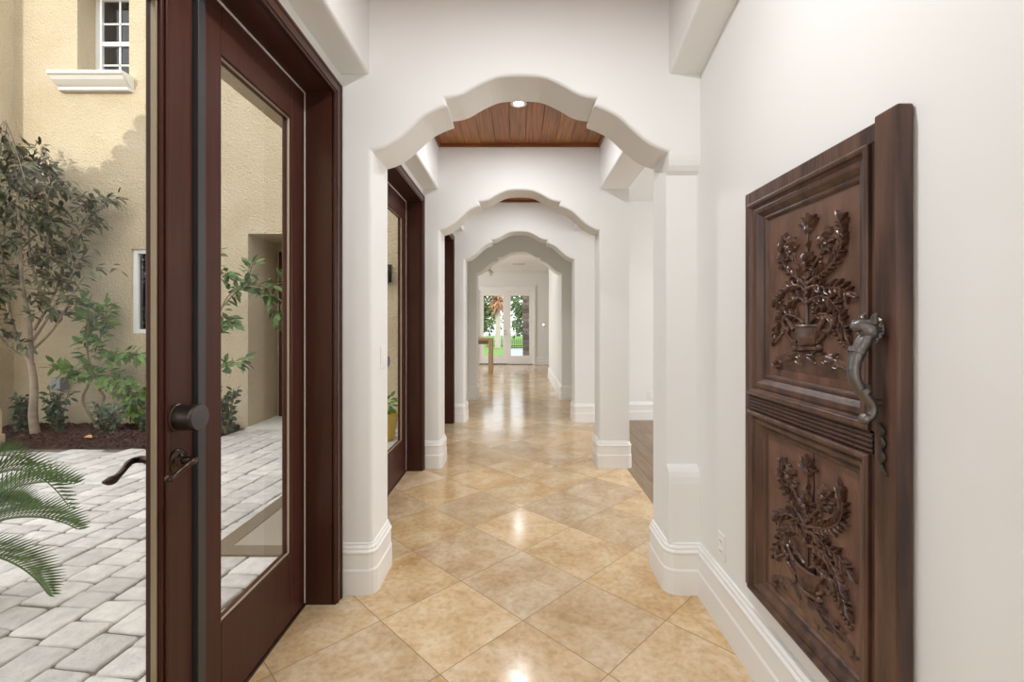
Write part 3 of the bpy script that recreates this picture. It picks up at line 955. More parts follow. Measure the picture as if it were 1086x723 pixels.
    cr.add(vs, fs).build('long_crack', M['crack'], lo)
    # iron pull with a beast head, and the thin escutcheon below it
    SX = FR - 0.010
    hd = MB()
    u = 0.688
    hd.lathe([(0.020, 0), (0.022, 0.006), (0.017, 0.012), (0.015, 0.020)], (u, SX, 1.335), 14, (0, -1, 0), 1.0, 1.3)
    hd.tube(catmull([(u, SX - 0.012, 1.322), (u - 0.004, SX - 0.030, 1.336), (u - 0.006, SX - 0.046, 1.342), (u - 0.008, SX - 0.060, 1.334)], 5), [0.019, 0.021, 0.023, 0.024, 0.025, 0.024, 0.023, 0.022, 0.020, 0.019, 0.017, 0.016, 0.014, 0.012, 0.010, 0.007], 12)
    for sg in (-1, 1):
        hd.tube([(u + sg * 0.014, SX - 0.024, 1.350), (u + sg * 0.020, SX - 0.028, 1.364), (u + sg * 0.018, SX - 0.020, 1.372)], [0.009, 0.007, 0.003], 8)
        hd.dome((u + sg * 0.012 - 0.006, SX - 0.048, 1.352), 0.006, 0.006, (0, -0.6, 0.6), 8)
    for k in range(9):
        th = 2 * PI * k / 9
        hd.tube([(u + 0.016 * math.cos(th), SX - 0.010, 1.333 + 0.020 * math.sin(th)), (u + 0.026 * math.cos(th), SX - 0.012, 1.333 + 0.032 * math.sin(th))], [0.008, 0.003], 7)
    hd.tube(catmull([(u - 0.002, SX - 0.028, 1.318), (u - 0.003, SX - 0.044, 1.290), (u - 0.004, SX - 0.058, 1.250), (u - 0.003, SX - 0.056, 1.210), (u, SX - 0.036, 1.176), (u + 0.002, SX - 0.018, 1.150), (u + 0.001, SX - 0.020, 1.126), (u - 0.001, SX - 0.034, 1.118)], 6), [0.017] * 6 + [0.016 - 0.0002 * i for i in range(24)] + [0.0105] * 6 + [0.010] * 7, 12)
    hd.tube([(u - 0.003, SX - 0.050, 1.286), (u - 0.003, SX - 0.054, 1.276)], 0.020, 12)
    hd.tube([(u - 0.001, SX - 0.042, 1.192), (u, SX - 0.036, 1.182)], 0.018, 12)
    hd.dome((u - 0.002, SX - 0.034, 1.118), 0.014, 0.014, (0, -1, -0.3), 12)
    hd.tube([(u + 0.002, SX + 0.002, 1.158), (u + 0.002, SX - 0.024, 1.158)], 0.009, 10)
    hd.build('pull_handle', M['pull_iron'], root)
    es = MB()
    u2 = 0.702
    es.tube(catmull([(u2 - 0.010, SX - 0.002, 1.108), (u2 - 0.002, SX - 0.004, 1.100), (u2 + 0.004, SX - 0.004, 1.090), (u2 - 0.006, SX - 0.004, 1.078), (u2 + 0.006, SX - 0.004, 1.062), (u2 - 0.005, SX - 0.004, 1.046), (u2 + 0.006, SX - 0.004, 1.030), (u2 - 0.004, SX - 0.004, 1.012), (u2 + 0.006, SX - 0.004, 0.996), (u2 + 0.012, SX - 0.002, 0.990)], 6), 0.0042, 8)
    es.build('escutcheon', M['iron'], root)
    return root
carved_panel()

# ================================================================== SMALL FITTINGS
def outlet_plate(name, loc, rot, label, cat, kind):
    r = empty(name, loc, rot)
    tag(r, label, cat)
    MB().box(-0.037, 0.037, -0.006, 0, -0.058, 0.058).build('cover_plate', M['white'], r, bevel=0.003)
    if kind == 'switch':
        MB().box(-0.017, 0.017, -0.010, -0.005, -0.034, 0.034).build('rocker', M['trim'], r, bevel=0.002)
    else:
        for z in (-0.022, 0.022):
            s = MB().box(-0.016, 0.016, -0.009, -0.005, z - 0.015, z + 0.015).build('socket', M['trim'], r, bevel=0.004)
            MB().box(-0.008, -0.0055, -0.0095, -0.0085, z - 0.004, z + 0.006).box(0.0055, 0.008, -0.0095, -0.0085, z - 0.004, z + 0.006).build('socket_slots', M['black'], s)
    return r
outlet_plate('wall_outlet', (XR, 2.08, 0.352), (0, 0, -PI / 2), 'white outlet plate low on right wall between pier and carved panel', 'outlet', 'outlet')
outlet_plate('wall_outlet', (1.83, 6.475, 0.345), (0, 0, 0), 'small white outlet on side room wall behind the nearest pier', 'outlet', 'outlet')
outlet_plate('light_switch', (xi0, 2.50, 1.165), (0, 0, PI / 2), 'white rocker light switch on reveal of nearest left pier', 'switch', 'switch')
outlet_plate('light_switch', (xi0, 4.46, 1.16), (0, 0, PI / 2), 'white light switch on reveal of second left pier', 'switch', 'switch')
t = empty('thermostat', (0.80, 15.0, 1.285)); tag(t, 'small round glowing thermostat on the far wall beside french doors', 'thermostat')
MB().lathe([(0.05, 0), (0.05, 0.018), (0.042, 0.022)], (0, 0, 0), 20, (0, -1, 0)).build('body', M['white'], t)
MB().lathe([(0.035, 0.0221), (0.035, 0.024), (0.02, 0.025)], (0, 0, 0), 20, (0, -1, 0)).build('screen', M['led'], t)
outlet_plate('light_switch', (0.80, 15.0, 1.12), (0, 0, 0), 'white light switch below the thermostat on far wall', 'switch', 'switch')
outlet_plate('wall_outlet', (0.73, 15.0, 0.40), (0, 0, 0), 'white outlet low on far wall beside french doors', 'outlet', 'outlet')

def downlight(y, z, label, power, x=0.0):
    r = empty('recessed_downlight', (x, y, z)); tag(r, label, 'ceiling light', 'recessed ceiling downlights')
    MB().lathe([(0.038, -0.001), (0.055, -0.006), (0.062, -0.004), (0.062, 0.0)], (0, 0, 0), 28).build('trim_ring', M['white'], r)
    MB().lathe([(0.037, -0.0025), (0.037, -0.0045), (0.02, -0.006)], (0, 0, 0), 24).build('lens', M['lit_lens'], r)
    lamp('downlight_lamp', 'AREA', (0, 0, -0.02), (0, 0, -1), power, (0.97, 0.985, 1.0), 0.10, None, r)
    return r
downlight(1.25, TRAY, 'recessed downlight in wood ceiling of the bay before nearest arch', DOWNLIGHT_W * 1.3)
downlight(-0.6, TRAY, 'added unseen downlight behind the camera that brightens the near right wall', DOWNLIGHT_W * 0.25)  # extra lamp out of view, put in to lift the near right wall
downlight(3.53, TRAY, 'lit recessed downlight in wood ceiling just past the nearest arch', DOWNLIGHT_W * 0.9)
downlight(5.53, TRAY, 'recessed downlight in wood ceiling past the second arch', DOWNLIGHT_W * 0.6)
downlight(9.86, 2.98, 'recessed downlight in white ceiling past the farthest arch', DOWNLIGHT_W * 0.3)
v = empty('ceiling_vent', (0.0, 12.9, 2.98)); tag(v, 'thin dark slot vent in far room white ceiling', 'vent')
MB().box(-0.19, 0.19, -0.07, 0.07, -0.008, 0).build('vent_frame', M['trim'], v, bevel=0.002)
g = MB()
for k in range(5):
    g.box(-0.17, 0.17, -0.055 + k * 0.024, -0.041 + k * 0.024, -0.011, -0.004)
g.build('louvres', M['vent'], v)
s = empty('ceiling_spotlight', (-0.83, 13.6, 2.98)); tag(s, 'small silver spotlight on far room ceiling near arch edge', 'spotlight')
MB().lathe([(0.05, -0.02), (0.05, 0.0)], n=18).tube([(0, 0, -0.02), (0, 0, -0.10)], 0.012, 10).build('mount', M['silver'], s)
MB().lathe([(0.035, -0.09), (0.06, -0.06), (0.07, 0.06), (0.075, 0.09)], (0, 0, -0.15), 20, (0.55, -0.35, -0.75)).build('lamp_head', M['silver'], s)
MB().lathe([(0.064, 0.0915), (0.064, 0.094)], (0, 0, -0.15), 20, (0.55, -0.35, -0.75)).build('lens', M['white'], s)

# ================================================================== FAR ROOM
def far_doors():
    r = empty('door_4'); struct(r, 'white far french doors with tall glass, garden beyond', 'door')
    ca = MB()
    ca.box(-1.42, -1.30, 14.965, 15.0, 0, 2.50); ca.box(0.475, 0.55, 14.965, 15.0, 0, 2.50); ca.box(-1.30, 0.475, 14.965, 15.0, 2.38, 2.50)
    ca.box(-1.44, 0.57, 14.955, 15.0, 2.50, 2.53)
    ca.build('casing', M['trim'], r, bevel=0.006)
    MB().box(-1.30, -1.26, 15.0, 15.12, 0, 2.38).box(0.472, 0.50, 15.0, 15.12, 0, 2.38).box(-1.30, 0.50, 15.0, 15.12, 2.338, 2.38).build('door_frame', M['trim'], r)
    for a, b, hs in ((-1.255, -0.3775, 1), (-0.3765, 0.468, 0)):
        mb = MB()
        y0, y1 = 15.02, 15.065
        gz0, gz1 = 0.28, 2.215
        sl = 0.125
        mb.box(a, a + sl, y0, y1, 0.02, 2.34); mb.box(b - sl, b, y0, y1, 0.02, 2.34)
        mb.box(a + sl, b - sl, y0, y1, 0.02, gz0); mb.box(a + sl, b - sl, y0, y1, gz1, 2.34)
        lf = mb.build('door_leaf', M['trim'], r, bevel=0.004)
        MB().box(a + sl - 0.005, b - sl + 0.005, 15.038, 15.046, gz0 - 0.005, gz1 + 0.005).build('glass_pane', M['glass'], lf)
        if hs:
            MB().lathe([(0.03, 0), (0.03, 0.01), (0.02, 0.03), (0.028, 0.05), (0.02, 0.065)], (b - 0.06, 15.02, 0.98), 14, (0, -1, 0)).build('door_knob', M['silver'], lf)
            MB().lathe([(0.026, 0), (0.026, 0.015), (0.02, 0.022)], (b - 0.06, 15.02, 1.09), 14, (0, -1, 0)).build('deadbolt', M['silver'], lf)
            MB().box(a, b, 15.005, 15.02, 0.0, 0.035).build('door_sweep', M['vent'], lf)
    MB().box(-1.27, 0.47, 15.0, 15.14, -0.01, 0.015).build('threshold', M['vent'], r)
far_doors()
tb = empty('console_table', (-1.45, 12.35, 0)); tag(tb, 'tall light wood square-legged table by far french doors', 'table')
MB().box(-0.765, 0.765, -0.28, 0.28, 0.885, 0.955).build('tabletop', M['tablewood'], tb, bevel=0.004)
MB().box(-0.66, 0.66, -0.255, -0.235, 0.79, 0.885).box(-0.66, 0.66, 0.235, 0.255, 0.79, 0.885).build('apron', M['stem'], tb)
for sx in (-1, 1):
    for sy in (-1, 1):
        MB().box(sx * 0.715 - 0.05, sx * 0.715 + 0.05, sy * 0.23 - 0.05, sy * 0.23 + 0.05, 0, 0.885).build('leg', M['tablewood'], tb, bevel=0.004)

# far garden
struct(MB().box(4.6, 30, -16, 15.2, GZ - 0.2, GZ).build('ground_side_yard', M['deck']))
struct(MB().box(-30, 30, 15.25, 60, -0.25, -0.12).build('ground_garden', M['deck']), 'pale blue grey patio beyond the far doors', 'patio')
tag(MB().box(-30, -0.55, 20, 50, -0.12, -0.06).box(-0.55, 30, 26.7, 50, -0.12, -0.05).build('lawn', M['lawn']), 'green lawn beyond the far patio', 'lawn', kind='stuff')
sc_ = empty('stone_column', (0.40, 18.0, -0.12)); tag(sc_, 'dark stacked stone column outside right far door', 'column')
cm = MB()
z = 0.0
rnd = random.Random(4)
while z < 3.6:
    h = rnd.uniform(0.10, 0.18)
    x = -0.24
    while x < 0.24:
        wv = min(rnd.uniform(0.15, 0.3), 0.24 - x + 0.001)
        cm.box(x + 0.004, x + wv - 0.004, -0.24 + rnd.uniform(-0.02, 0.01), 0.24, z + 0.004, z + h - 0.004)
        x += wv
    z += h
cm.build('stone_courses', M['stonecol'], sc_)
rl = empty('garden_railing', (0.2, 26.5, -0.12)); tag(rl, 'thin dark metal garden railing beyond the far patio', 'railing')
mb = MB()
for z in (0.15, 0.95):
    mb.tube([(-2.0, 0, z), (3, 0, z)], 0.02, 6)
for k in range(42):
    mb.tube([(-2.0 + k * 0.12, 0, 0.0), (-2.0 + k * 0.12, 0, 0.98)], 0.011, 5)
mb.build('rails', M['iron'], rl)

def foliage_blob(c, r, n, L, W, rnd, mb):
    for k in range(n):
        d = Vector((rnd.gauss(0, 1), rnd.gauss(0, 1), rnd.gauss(0, 1))).normalized()
        p = Vector(c) + Vector((d.x * r[0], d.y * r[1], d.z * r[2])) * rnd.random() ** 0.4
        mb.leaf(p, d + Vector((rnd.uniform(-.6, .6), rnd.uniform(-.6, .6), rnd.uniform(-.6, .4))), (rnd.uniform(-.5, .5), -0.6, 0.8), L * rnd.uniform(.7, 1.2), W * rnd.uniform(.8, 1.2), segs=2)

def garden_tree(base, blobs, h, label, n=500, seed=1):
    rnd = random.Random(seed)
    r = empty('garden_tree', base); tag(r, label, 'tree')
    MB().tube([(0, 0, 0), (0.05, 0, h * 0.5), (0, 0, h)], [0.12, 0.09, 0.05], 8).build('trunk', M['bark'], r)
    mb = MB()
    for c, rad in blobs:
        foliage_blob(c, rad, n, 0.26, 0.13, rnd, mb)
    mb.build('foliage', M['leaf_far'], r, recalc=False)
garden_tree((-2.5, 29, -0.05), [((0, 0, 1.6), (1.0, 0.8, 0.9)), ((0.6, 0, 2.6), (0.8, 0.7, 0.7)), ((-0.5, 0, 3.4), (0.9, 0.7, 0.6))], 2.4, 'leafy garden tree seen through left far door glass', 650, 2)
garden_tree((0.55, 32.5, -0.05), [((0, 0, 1.5), (0.9, 0.8, 0.9)), ((-0.3, 0, 2.8), (1.0, 0.7, 0.9)), ((0.5, 0, 3.7), (0.9, 0.7, 0.6))], 2.4, 'bushy garden tree seen through right far door glass', 750, 3)
pt = empty('garden_palm', at(528, 365, 26)); pt.location.z = -0.06; tag(pt, 'pale trunked palm with orange dry fronds outside left far door', 'palm')
MB().tube([(0, 0, 0), (0.02, 0, 1.2), (0.0, 0, 2.35)], [0.17, 0.14, 0.15], 12).build('trunk', M['palm_trunk'], pt)
mb = MB(); rnd = random.Random(8)
for k in range(130):
    a = rnd.uniform(0, 2 * PI)
    mb.leaf((0.1 * math.cos(a), 0.1 * math.sin(a), 2.3 + rnd.uniform(-0.2, 0.7)), (math.cos(a), math.sin(a), rnd.uniform(-0.9, 0.6)), (0, -0.3, 1), rnd.uniform(0.35, 0.6), 0.10, droop=0.5)
mb.build('dry_fronds', M['palm_dry'], pt, recalc=False)
hd_ = MB(); rnd = random.Random(9)
for k in range(9):
    foliage_blob((-8 + k * 2.0, 36 + rnd.uniform(-1, 1), 2.02 + rnd.uniform(-.1, .6)), (1.2, 1.0, 1.9), 220, 0.34, 0.2, rnd, hd_)
tag(hd_.build('hedge_foliage', M['leaf_far'], recalc=False), 'mass of green hedge foliage far beyond the lawn', 'hedge', kind='stuff')

# ================================================================== COURTYARD
g = MB().box(-30, XEXT, -16, 15, GZ - 0.2, GZ - 0.012)
struct(g.build('ground_courtyard', M['sand']))
pv = MB()
rnd = random.Random(21)
cw, cl = 0.215, 0.172
ca, sa = math.cos(math.radians(-5)), math.sin(math.radians(-5))
def paver(x, y, wx, ly):
    g = 0.006
    j = lambda: rnd.uniform(-0.009, 0.009)
    hz = GZ + rnd.uniform(-0.003, 0.003)
    c = [(x + g + j(), y + g + j()), (x + wx - g + j(), y + g + j()), (x + wx - g + j(), y + ly - g + j()), (x + g + j(), y + ly - g + j())]
    q = []
    for i in range(4):
        a, b, d = Vector(c[i - 1]), Vector(c[i]), Vector(c[(i + 1) % 4])
        q += [b + (a - b) * 0.10, b + (a - b) * 0.02 + (d - b) * 0.02, b + (d - b) * 0.10]
    q = [Vector((p.x * ca - p.y * sa, p.x * sa + p.y * ca)) for p in q]
    cen = sum(q, Vector((0, 0))) / len(q)
    n = len(q)
    ring = [(1.0, -0.03), (1.0, -0.009), (0.955, -0.001), (0.88, 0.001)]
    vs = []
    for s_, dz in ring:
        vs += [(cen.x + (p.x - cen.x) * s_, cen.y + (p.y - cen.y) * s_, hz + dz) for p in q]
    fs = [(a * n + i, a * n + (i + 1) % n, (a + 1) * n + (i + 1) % n, (a + 1) * n + i) for a in range(3) for i in range(n)]
    fs.append(tuple(3 * n + i for i in range(n)))
    pv.add(vs, fs, True)
x = -7.3
row = 0
while x < -0.9:
    y = 0.2 - rnd.random() * cl
    while y < 8.0:
        l = cl * rnd.choice((0.78, 1.0, 1.0, 1.3))
        cxw = (x + cw / 2) * ca - (y + l / 2) * sa
        cyw = (x + cw / 2) * sa + (y + l / 2) * ca
        if cxw < XEXT - 0.13 and 0.3 < cyw < 7.3 and not (cxw < -3.85 and cyw > 5.28) and cxw > -6.95:
            paver(x, y, cw, l)
        y += l
    x += cw
    row += 1
struct(pv.build('floor_courtyard', M['paver'], recalc=False), 'grey cobble pavers covering the courtyard', 'paving')

# house wall that faces the doors
def hole_wall(mb, x0, x1, z0, z1, y0, y1, holes):
    xs = sorted({x0, x1} | {h[0] for h in holes} | {h[1] for h in holes})
    zs = sorted({z0, z1} | {h[2] for h in holes} | {h[3] for h in holes})
    for a in range(len(xs) - 1):
        for b in range(len(zs) - 1):
            cx, cz = (xs[a] + xs[a + 1]) / 2, (zs[b] + zs[b + 1]) / 2
            if any(h[0] < cx < h[1] and h[2] < cz < h[3] for h in holes):
                continue
            mb.box(xs[a], xs[a + 1], y0, y1, zs[b], zs[b + 1])
UW = (-6.016, -5.31, 4.69, 6.02)
LW = (-5.28, -4.28, 1.20, 2.355)
AL = (-3.69, -2.45, GZ, 2.56)
hw = MB()
hole_wall(hw, -7.3, XEXT, GZ, 8.0, YW, YW + 0.40, [UW, LW, AL])
struct(hw.build('wall_courtyard', M['stucco']), 'tan stucco house wall facing the glass doors across courtyard', 'wall')
hw = MB().box(-7.3, -6.88, 5.85, YW, GZ, 8.0)
struct(hw.build('wall_courtyard_left', M['stucco']))
al = MB()
al.box(AL[0] - 0.1, AL[0], YW + 0.4, 7.12, GZ, 2.7); al.box(AL[1], AL[1] + 0.1, YW + 0.4, 7.12, GZ, 2.7)
al.box(AL[0] - 0.1, AL[1] + 0.1, YW + 0.4, 7.2, 2.56, 2.7); al.box(AL[0] - 0.1, AL[1] + 0.1, 7.12, 7.3, GZ, 2.7)
struct(al.build('wall_alcove', M['stucco']), 'ochre recessed doorway alcove in the courtyard wall', 'wall')
struct(MB().box(AL[0], AL[1], 6.3, 7.12, GZ - 0.02, GZ + 0.03).build('floor_alcove', M['cast']))
dd = empty('door_5'); struct(dd, 'dark brown house door deep in the courtyard alcove', 'door')
MB().box(-3.63, -3.55, 7.05, 7.12, GZ + 0.03, 2.42).box(-2.58, -2.50, 7.05, 7.12, GZ + 0.03, 2.42).box(-3.63, -2.50, 7.05, 7.12, 2.34, 2.42).build('door_frame', M['door'], dd, bevel=0.004)
mb = MB().box(-3.55, -2.58, 7.075, 7.115, GZ + 0.04, 2.34)
for z0, z1 in ((0.1, 1.0), (1.12, 2.2)):
    mb.box(-3.42, -3.10, 7.06, 7.08, z0, z1); mb.box(-3.02, -2.70, 7.06, 7.08, z0, z1)
mb.build('door_leaf', M['door'], dd, bevel=0.008)

def house_window(name, x0, x1, z0, z1, y, fw, mx, mz, label, mid=None):
    r = empty(name); struct(r, label, 'window')
    fr = MB()
    fr.box(x0, x0 + fw, y - 0.03, y + 0.04, z0, z1); fr.box(x1 - fw, x1, y - 0.03, y + 0.04, z0, z1)
    fr.box(x0 + fw, x1 - fw, y - 0.03, y + 0.04, z0, z0 + fw); fr.box(x0 + fw, x1 - fw, y - 0.03, y + 0.04, z1 - fw, z1)
    fr.build('window_frame', M['vinyl'], r, bevel=0.006)
    MB().box(x0 + fw, x1 - fw, y + 0.012, y + 0.02, z0 + fw, z1 - fw).build('glass_pane', M['pane'], r)
    if mid:
        mb = MB().box(x0 + fw, x1 - fw, y - 0.02, y + 0.03, mid - 0.028, mid + 0.028)
        for x in mx:
            mb.box(x - 0.011, x + 0.011, y, y + 0.012, z0 + fw, z1 - fw)
        for z in mz:
            mb.box(x0 + fw, x1 - fw, y, y + 0.012, z - 0.011, z + 0.011)
        mb.build('muntins', M['vinyl'], r)
    mb = MB().box(x0, x1, y + 0.10, y + 0.12, z0, z1).build('interior_blind', M['cast'], r)
    return r
house_window('window_1', UW[0], UW[1], UW[2], UW[3], YW + 0.30, 0.09, [-5.69], [5.02, 5.61], 'white framed upper house window with divided panes over a stone sill', 5.315)
house_window('window_2', LW[0], LW[1], LW[2], LW[3], YW + 0.06, 0.06, [], [], 'plain white framed lower house window beside the dark door stile')
sl = empty('window_sill', ((UW[0] + UW[1]) / 2 - 0.08, YW, 4.69)); tag(sl, 'white moulded stone sill below the upper courtyard window', 'sill')
mb = MB()
prof = [(0.02, 0.0), (-0.20, 0.0), (-0.20, -0.045), (-0.175, -0.055), (-0.15, -0.10), (-0.10, -0.145), (-0.07, -0.165), (-0.07, -0.205), (0.02, -0.205)]
hwid = 0.50
vs, fs = [], []
for sx in (-1, 1):
    for y, z in prof:
        vs.append((sx * (hwid + min(0, y + 0.0) * 0 - (0.16 + y * 0.8 if y > -0.2 and y < 0.02 else 0) * 0.3), y, z))
n = len(prof)
fs = [tuple(range(n)), tuple(range(n, 2 * n))] + [(i, (i + 1) % n, n + (i + 1) % n, n + i) for i in range(n)]
mb.add(vs, fs).build('sill_moulding', M['cast'], sl, bevel=0.004)

# overhang above the next bays, outside
struct(MB().box(-2.0, XEXT, 2.5, 4.7, 2.99, 3.25).build('roof_overhang', M['stucco']))

# upper storey and opposite wing: its tiled eaves throw the scalloped shade line
SH = Vector((SUN_X, 1, SUN_Z))
def back(xw, zw, Y):
    k = (YW - Y)
    return (xw - SUN_X * k, zw - SUN_Z * k)
YO = -10.0
A, B, Cc = back(-9.5, 3.36, YO), back(-5.66, 3.36, YO), back(-4.3, 5.2, YO)
hb = MB().prism([(A[0], GZ), A, B, Cc, (8, Cc[1]), (8, GZ)], YO, -15.0)
struct(hb.build('wall_opposite_wing', M['stucco']))
rt = MB()
def tiles_along(p, q, n):
    for k in range(n):
        t = (k + 0.5) / n
        x, z = p[0] + (q[0] - p[0]) * t, p[1] + (q[1] - p[1]) * t
        rt.tube([(x, YO - 0.45, z), (x, YO + 0.02, z - 0.01)], 0.115, 12)
LA = math.dist(A, B); LB = math.dist(B, Cc)
tiles_along(A, B, int(LA / 0.27)); tiles_along(B, Cc, int(LB / 0.23))
struct(rt.build('roof_opposite_wing', M['roof']))

# planting bed
tag(MB().prism([(5.36, GZ - 0.02), (5.38, GZ + 0.015), (5.6, GZ + 0.03), (YW, GZ + 0.06), (YW, GZ - 0.02)], -6.88, -3.80, 'x').build('planting_bed_soil', M['soil']), 'dark soil of planting bed along the stucco wall', 'soil', kind='stuff')
mu = MB(); rnd = random.Random(5)
for k in range(4200):
    x, y = rnd.uniform(-6.85, -3.82), 5.36 + rnd.random() * (YW - 5.38)
    z = GZ + 0.02 + 0.05 * (y - 5.36) + rnd.uniform(0, 0.02)
    d = Vector((rnd.gauss(0, 1), rnd.gauss(0, 1), rnd.gauss(0, .35))).normalized()
    s_ = d.cross(Vector((rnd.gauss(0, .4), rnd.gauss(0, .4), 1))).normalized()
    l, b = rnd.uniform(0.015, 0.035), rnd.uniform(0.006, 0.013)
    u_ = d.cross(s_).normalized() * 0.004
    p = Vector((x, y, z))
    c = [p - d * l - s_ * b, p + d * l - s_ * b * .6, p + d * l * .9 + s_ * b, p - d * l * .8 + s_ * b * .8]
    mu.add([q - u_ for q in c] + [q + u_ for q in c], [(4, 5, 6, 7), (0, 1, 5, 4), (1, 2, 6, 5), (2, 3, 7, 6), (3, 0, 4, 7)])
tag(mu.build('bark_mulch', M['mulch'], recalc=False), 'dark red brown bark mulch in the planting bed', 'mulch', kind='stuff')
fl = MB(); rnd = random.Random(2)
p = at(90, 464, 5.62)
fl.leaf((p.x, p.y, GZ + 0.075), (0.9, -0.3, 0.15), (0, -0.3, 1), 0.12, 0.07)
tag(fl.build('fallen_leaf', M['dryleaf'], recalc=False), 'dry orange leaf lying on the mulch', 'leaf')
bl = empty('stone_block_pillar', (-6.17, 5.30, GZ)); tag(bl, 'low tan stone block stack at the planting bed corner', 'stone block')
MB().box(-0.17, 0.17, -0.15, 0.15, 0.0, 0.155).build('lower_block', M['block'], bl, bevel=0.012)
MB().box(-0.16, 0.145, -0.14, 0.14, 0.157, 0.44).build('upper_block', M['block'], bl, bevel=0.012)
eb = empty('utility_box', at(66.5, 406, YW)); tag(eb, 'small grey metal utility box on the stucco wall', 'utility box')
MB().box(-0.075, 0.075, -0.09, 0, -0.085, 0.085).build('box_body', M['box'], eb, bevel=0.006)
MB().box(-0.066, 0.066, -0.104, -0.09, -0.075, 0.078).build('hinged_cover', M['box'], eb, bevel=0.006)
sco = empty('wall_sconce', (-1.78, YW, 2.02)); tag(sco, 'dark iron lantern sconce outside, seen through second bay door', 'wall lamp')
MB().box(-0.05, 0.05, -0.02, 0, -0.12, 0.12).tube([(0, 0, 0.07), (0, -0.10, 0.11), (0, -0.12, 0.07)], 0.01, 8).build('bracket', M['iron'], sco)
MB().lathe([(0.03, -0.16), (0.05, -0.14), (0.065, 0.02), (0.07, 0.03), (0.02, 0.08), (0.01, 0.09)], (0, -0.12, 0), 6, smooth=False).build('lantern', M['iron'], sco)
yp = empty('planter_pot', (-1.66, 5.75, GZ)); tag(yp, 'small yellow glazed pot outside, seen through second bay door', 'pot')
MB().lathe([(0.10, 0.0), (0.13, 0.05), (0.17, 0.30), (0.18, 0.34), (0.155, 0.34), (0.14, 0.28)], n=24).build('pot_body', M['yellow'], yp)
mb = MB(); rnd = random.Random(3)
foliage_blob((0, 0, 0.45), (0.14, 0.14, 0.14), 60, 0.10, 0.05, rnd, mb)
mb.build('plant_leaves', M['leaf_vine'], yp, recalc=False)
dm = empty('door_mat', (-1.53, 3.56, GZ)); tag(dm, 'brown woven doormat with darker border on the pavers outside', 'doormat')
MB().box(-0.31, 0.43, -0.56, 0.62, 0.002, 0.014).build('mat_field', M['mat_field'], dm)
MB().box(-0.43, -0.31, -0.68, 0.74, 0.002, 0.017).box(-0.31, 0.43, -0.68, -0.56, 0.002, 0.017).box(-0.31, 0.43, 0.62, 0.74, 0.002, 0.017).build('mat_border', M['mat_edge'], dm)

# --- plants ------------------------------------------------------------------
def twig_leaves(mb, pts, n, L, W, rnd, spread=0.5, start=0.0, jit=0.05):
    c = catmull(pts, 8)
    for k in range(n):
        t = start + (1 - start) * rnd.random() ** 0.85
        i = min(int(t * (len(c) - 1)), len(c) - 2)
        d = (c[i + 1] - c[i]).normalized()
        o = Vector((rnd.gauss(0, 1), rnd.gauss(0, 1), rnd.gauss(0, .8))).normalized()
        dd = (d * (1 - spread) + o * spread + Vector((0, 0, -0.12))).normalized()
        mb.leaf(c[i] + o * jit * rnd.random(), dd, (rnd.uniform(-.5, .5), rnd.uniform(-0.9, 0), 0.8), L * rnd.uniform(.65, 1.2), W * rnd.uniform(.75, 1.2), 0.25, rnd.uniform(0, .4))

def planted(name, base, label, cat, group=None):
    r = empty(name, base)
    tag(r, label, cat, group)
    return r

def tree():
    rnd = random.Random(17)
    b = at(38, 466, 5.85); b.z = GZ + 0.02
    r = planted('young_tree', b, 'slim young tree with dark leathery leaves at the courtyard corner', 'tree')
    T = lambda x, y, d=0.0: at(x, y, 5.85 + d) - b
    tr = MB(); lf = MB()
    trunk = [T(38, 466), T(35, 440), T(36, 410), T(33, 385)]
    trunk[0].z = 0
    tr.tube(catmull(trunk, 5), [0.050 - 0.001 * i for i in range(16)], 10)
    mains = [
        [T(33, 388), T(38, 345), T(36, 300), T(40, 250), T(42, 190), T(38, 140)],
        [T(33, 385), T(18, 360), T(8, 320), T(2, 270), T(8, 215), T(18, 170)],
        [T(36, 350), T(52, 310), T(62, 266), T(74, 236), T(90, 212)],
        [T(34, 380), T(16, 368), T(2, 335, -.3), T(-6, 275, -.4), T(-4, 205, -.4)],
        [T(37, 320), T(50, 280), T(50, 235), T(52, 200)],
        [T(38, 300), T(25, 260), T(20, 210), T(28, 150)],
        [T(36, 370), T(60, 352), T(75, 338), T(88, 325)],
        [T(36, 360), T(55, 330), T(68, 305), T(80, 285)]]
    for k, m_ in enumerate(mains):
        m_ = [p + Vector((0, 0.07 * i * ((k % 3) - 1), 0)) for i, p in enumerate(m_)]
        c = catmull(m_, 5)
        n = len(c)
        tr.tube(c, [(0.026 if k < 2 else 0.014) * (1 - 0.85 * i / (n - 1)) + 0.003 for i in range(n)], 7)
        nt = 25 if k < 6 else 7
        for q in range(nt):
            i = rnd.randint(int(n * 0.32), n - 1)
            e = c[i] + Vector((rnd.gauss(0, .17), rnd.gauss(0, .18), rnd.gauss(0.06, .18)))
            e.x, e.y = max(e.x, -6.70 - b.x), min(e.y, YW - 0.20 - b.y)
            e.z = min(e.z, max(3.0, 3.85 - (e.x + b.x + 6.4) * 2.2) - b.z)
            mid = (c[i] + e) / 2 + Vector((0, 0, 0.04))
            tr.tube(catmull([c[i], mid, e], 3), [0.006, 0.006, 0.005, 0.005, 0.004, 0.004, 0.003], 5)
            twig_leaves(lf, [c[i], mid, e], 14, 0.115, 0.046, rnd, 0.62, 0.3, 0.07)
    tr.build('trunk_and_branches', M['bark'], r)
    lf.build('leaves', M['leaf_tree'], r, recalc=False)
tree()

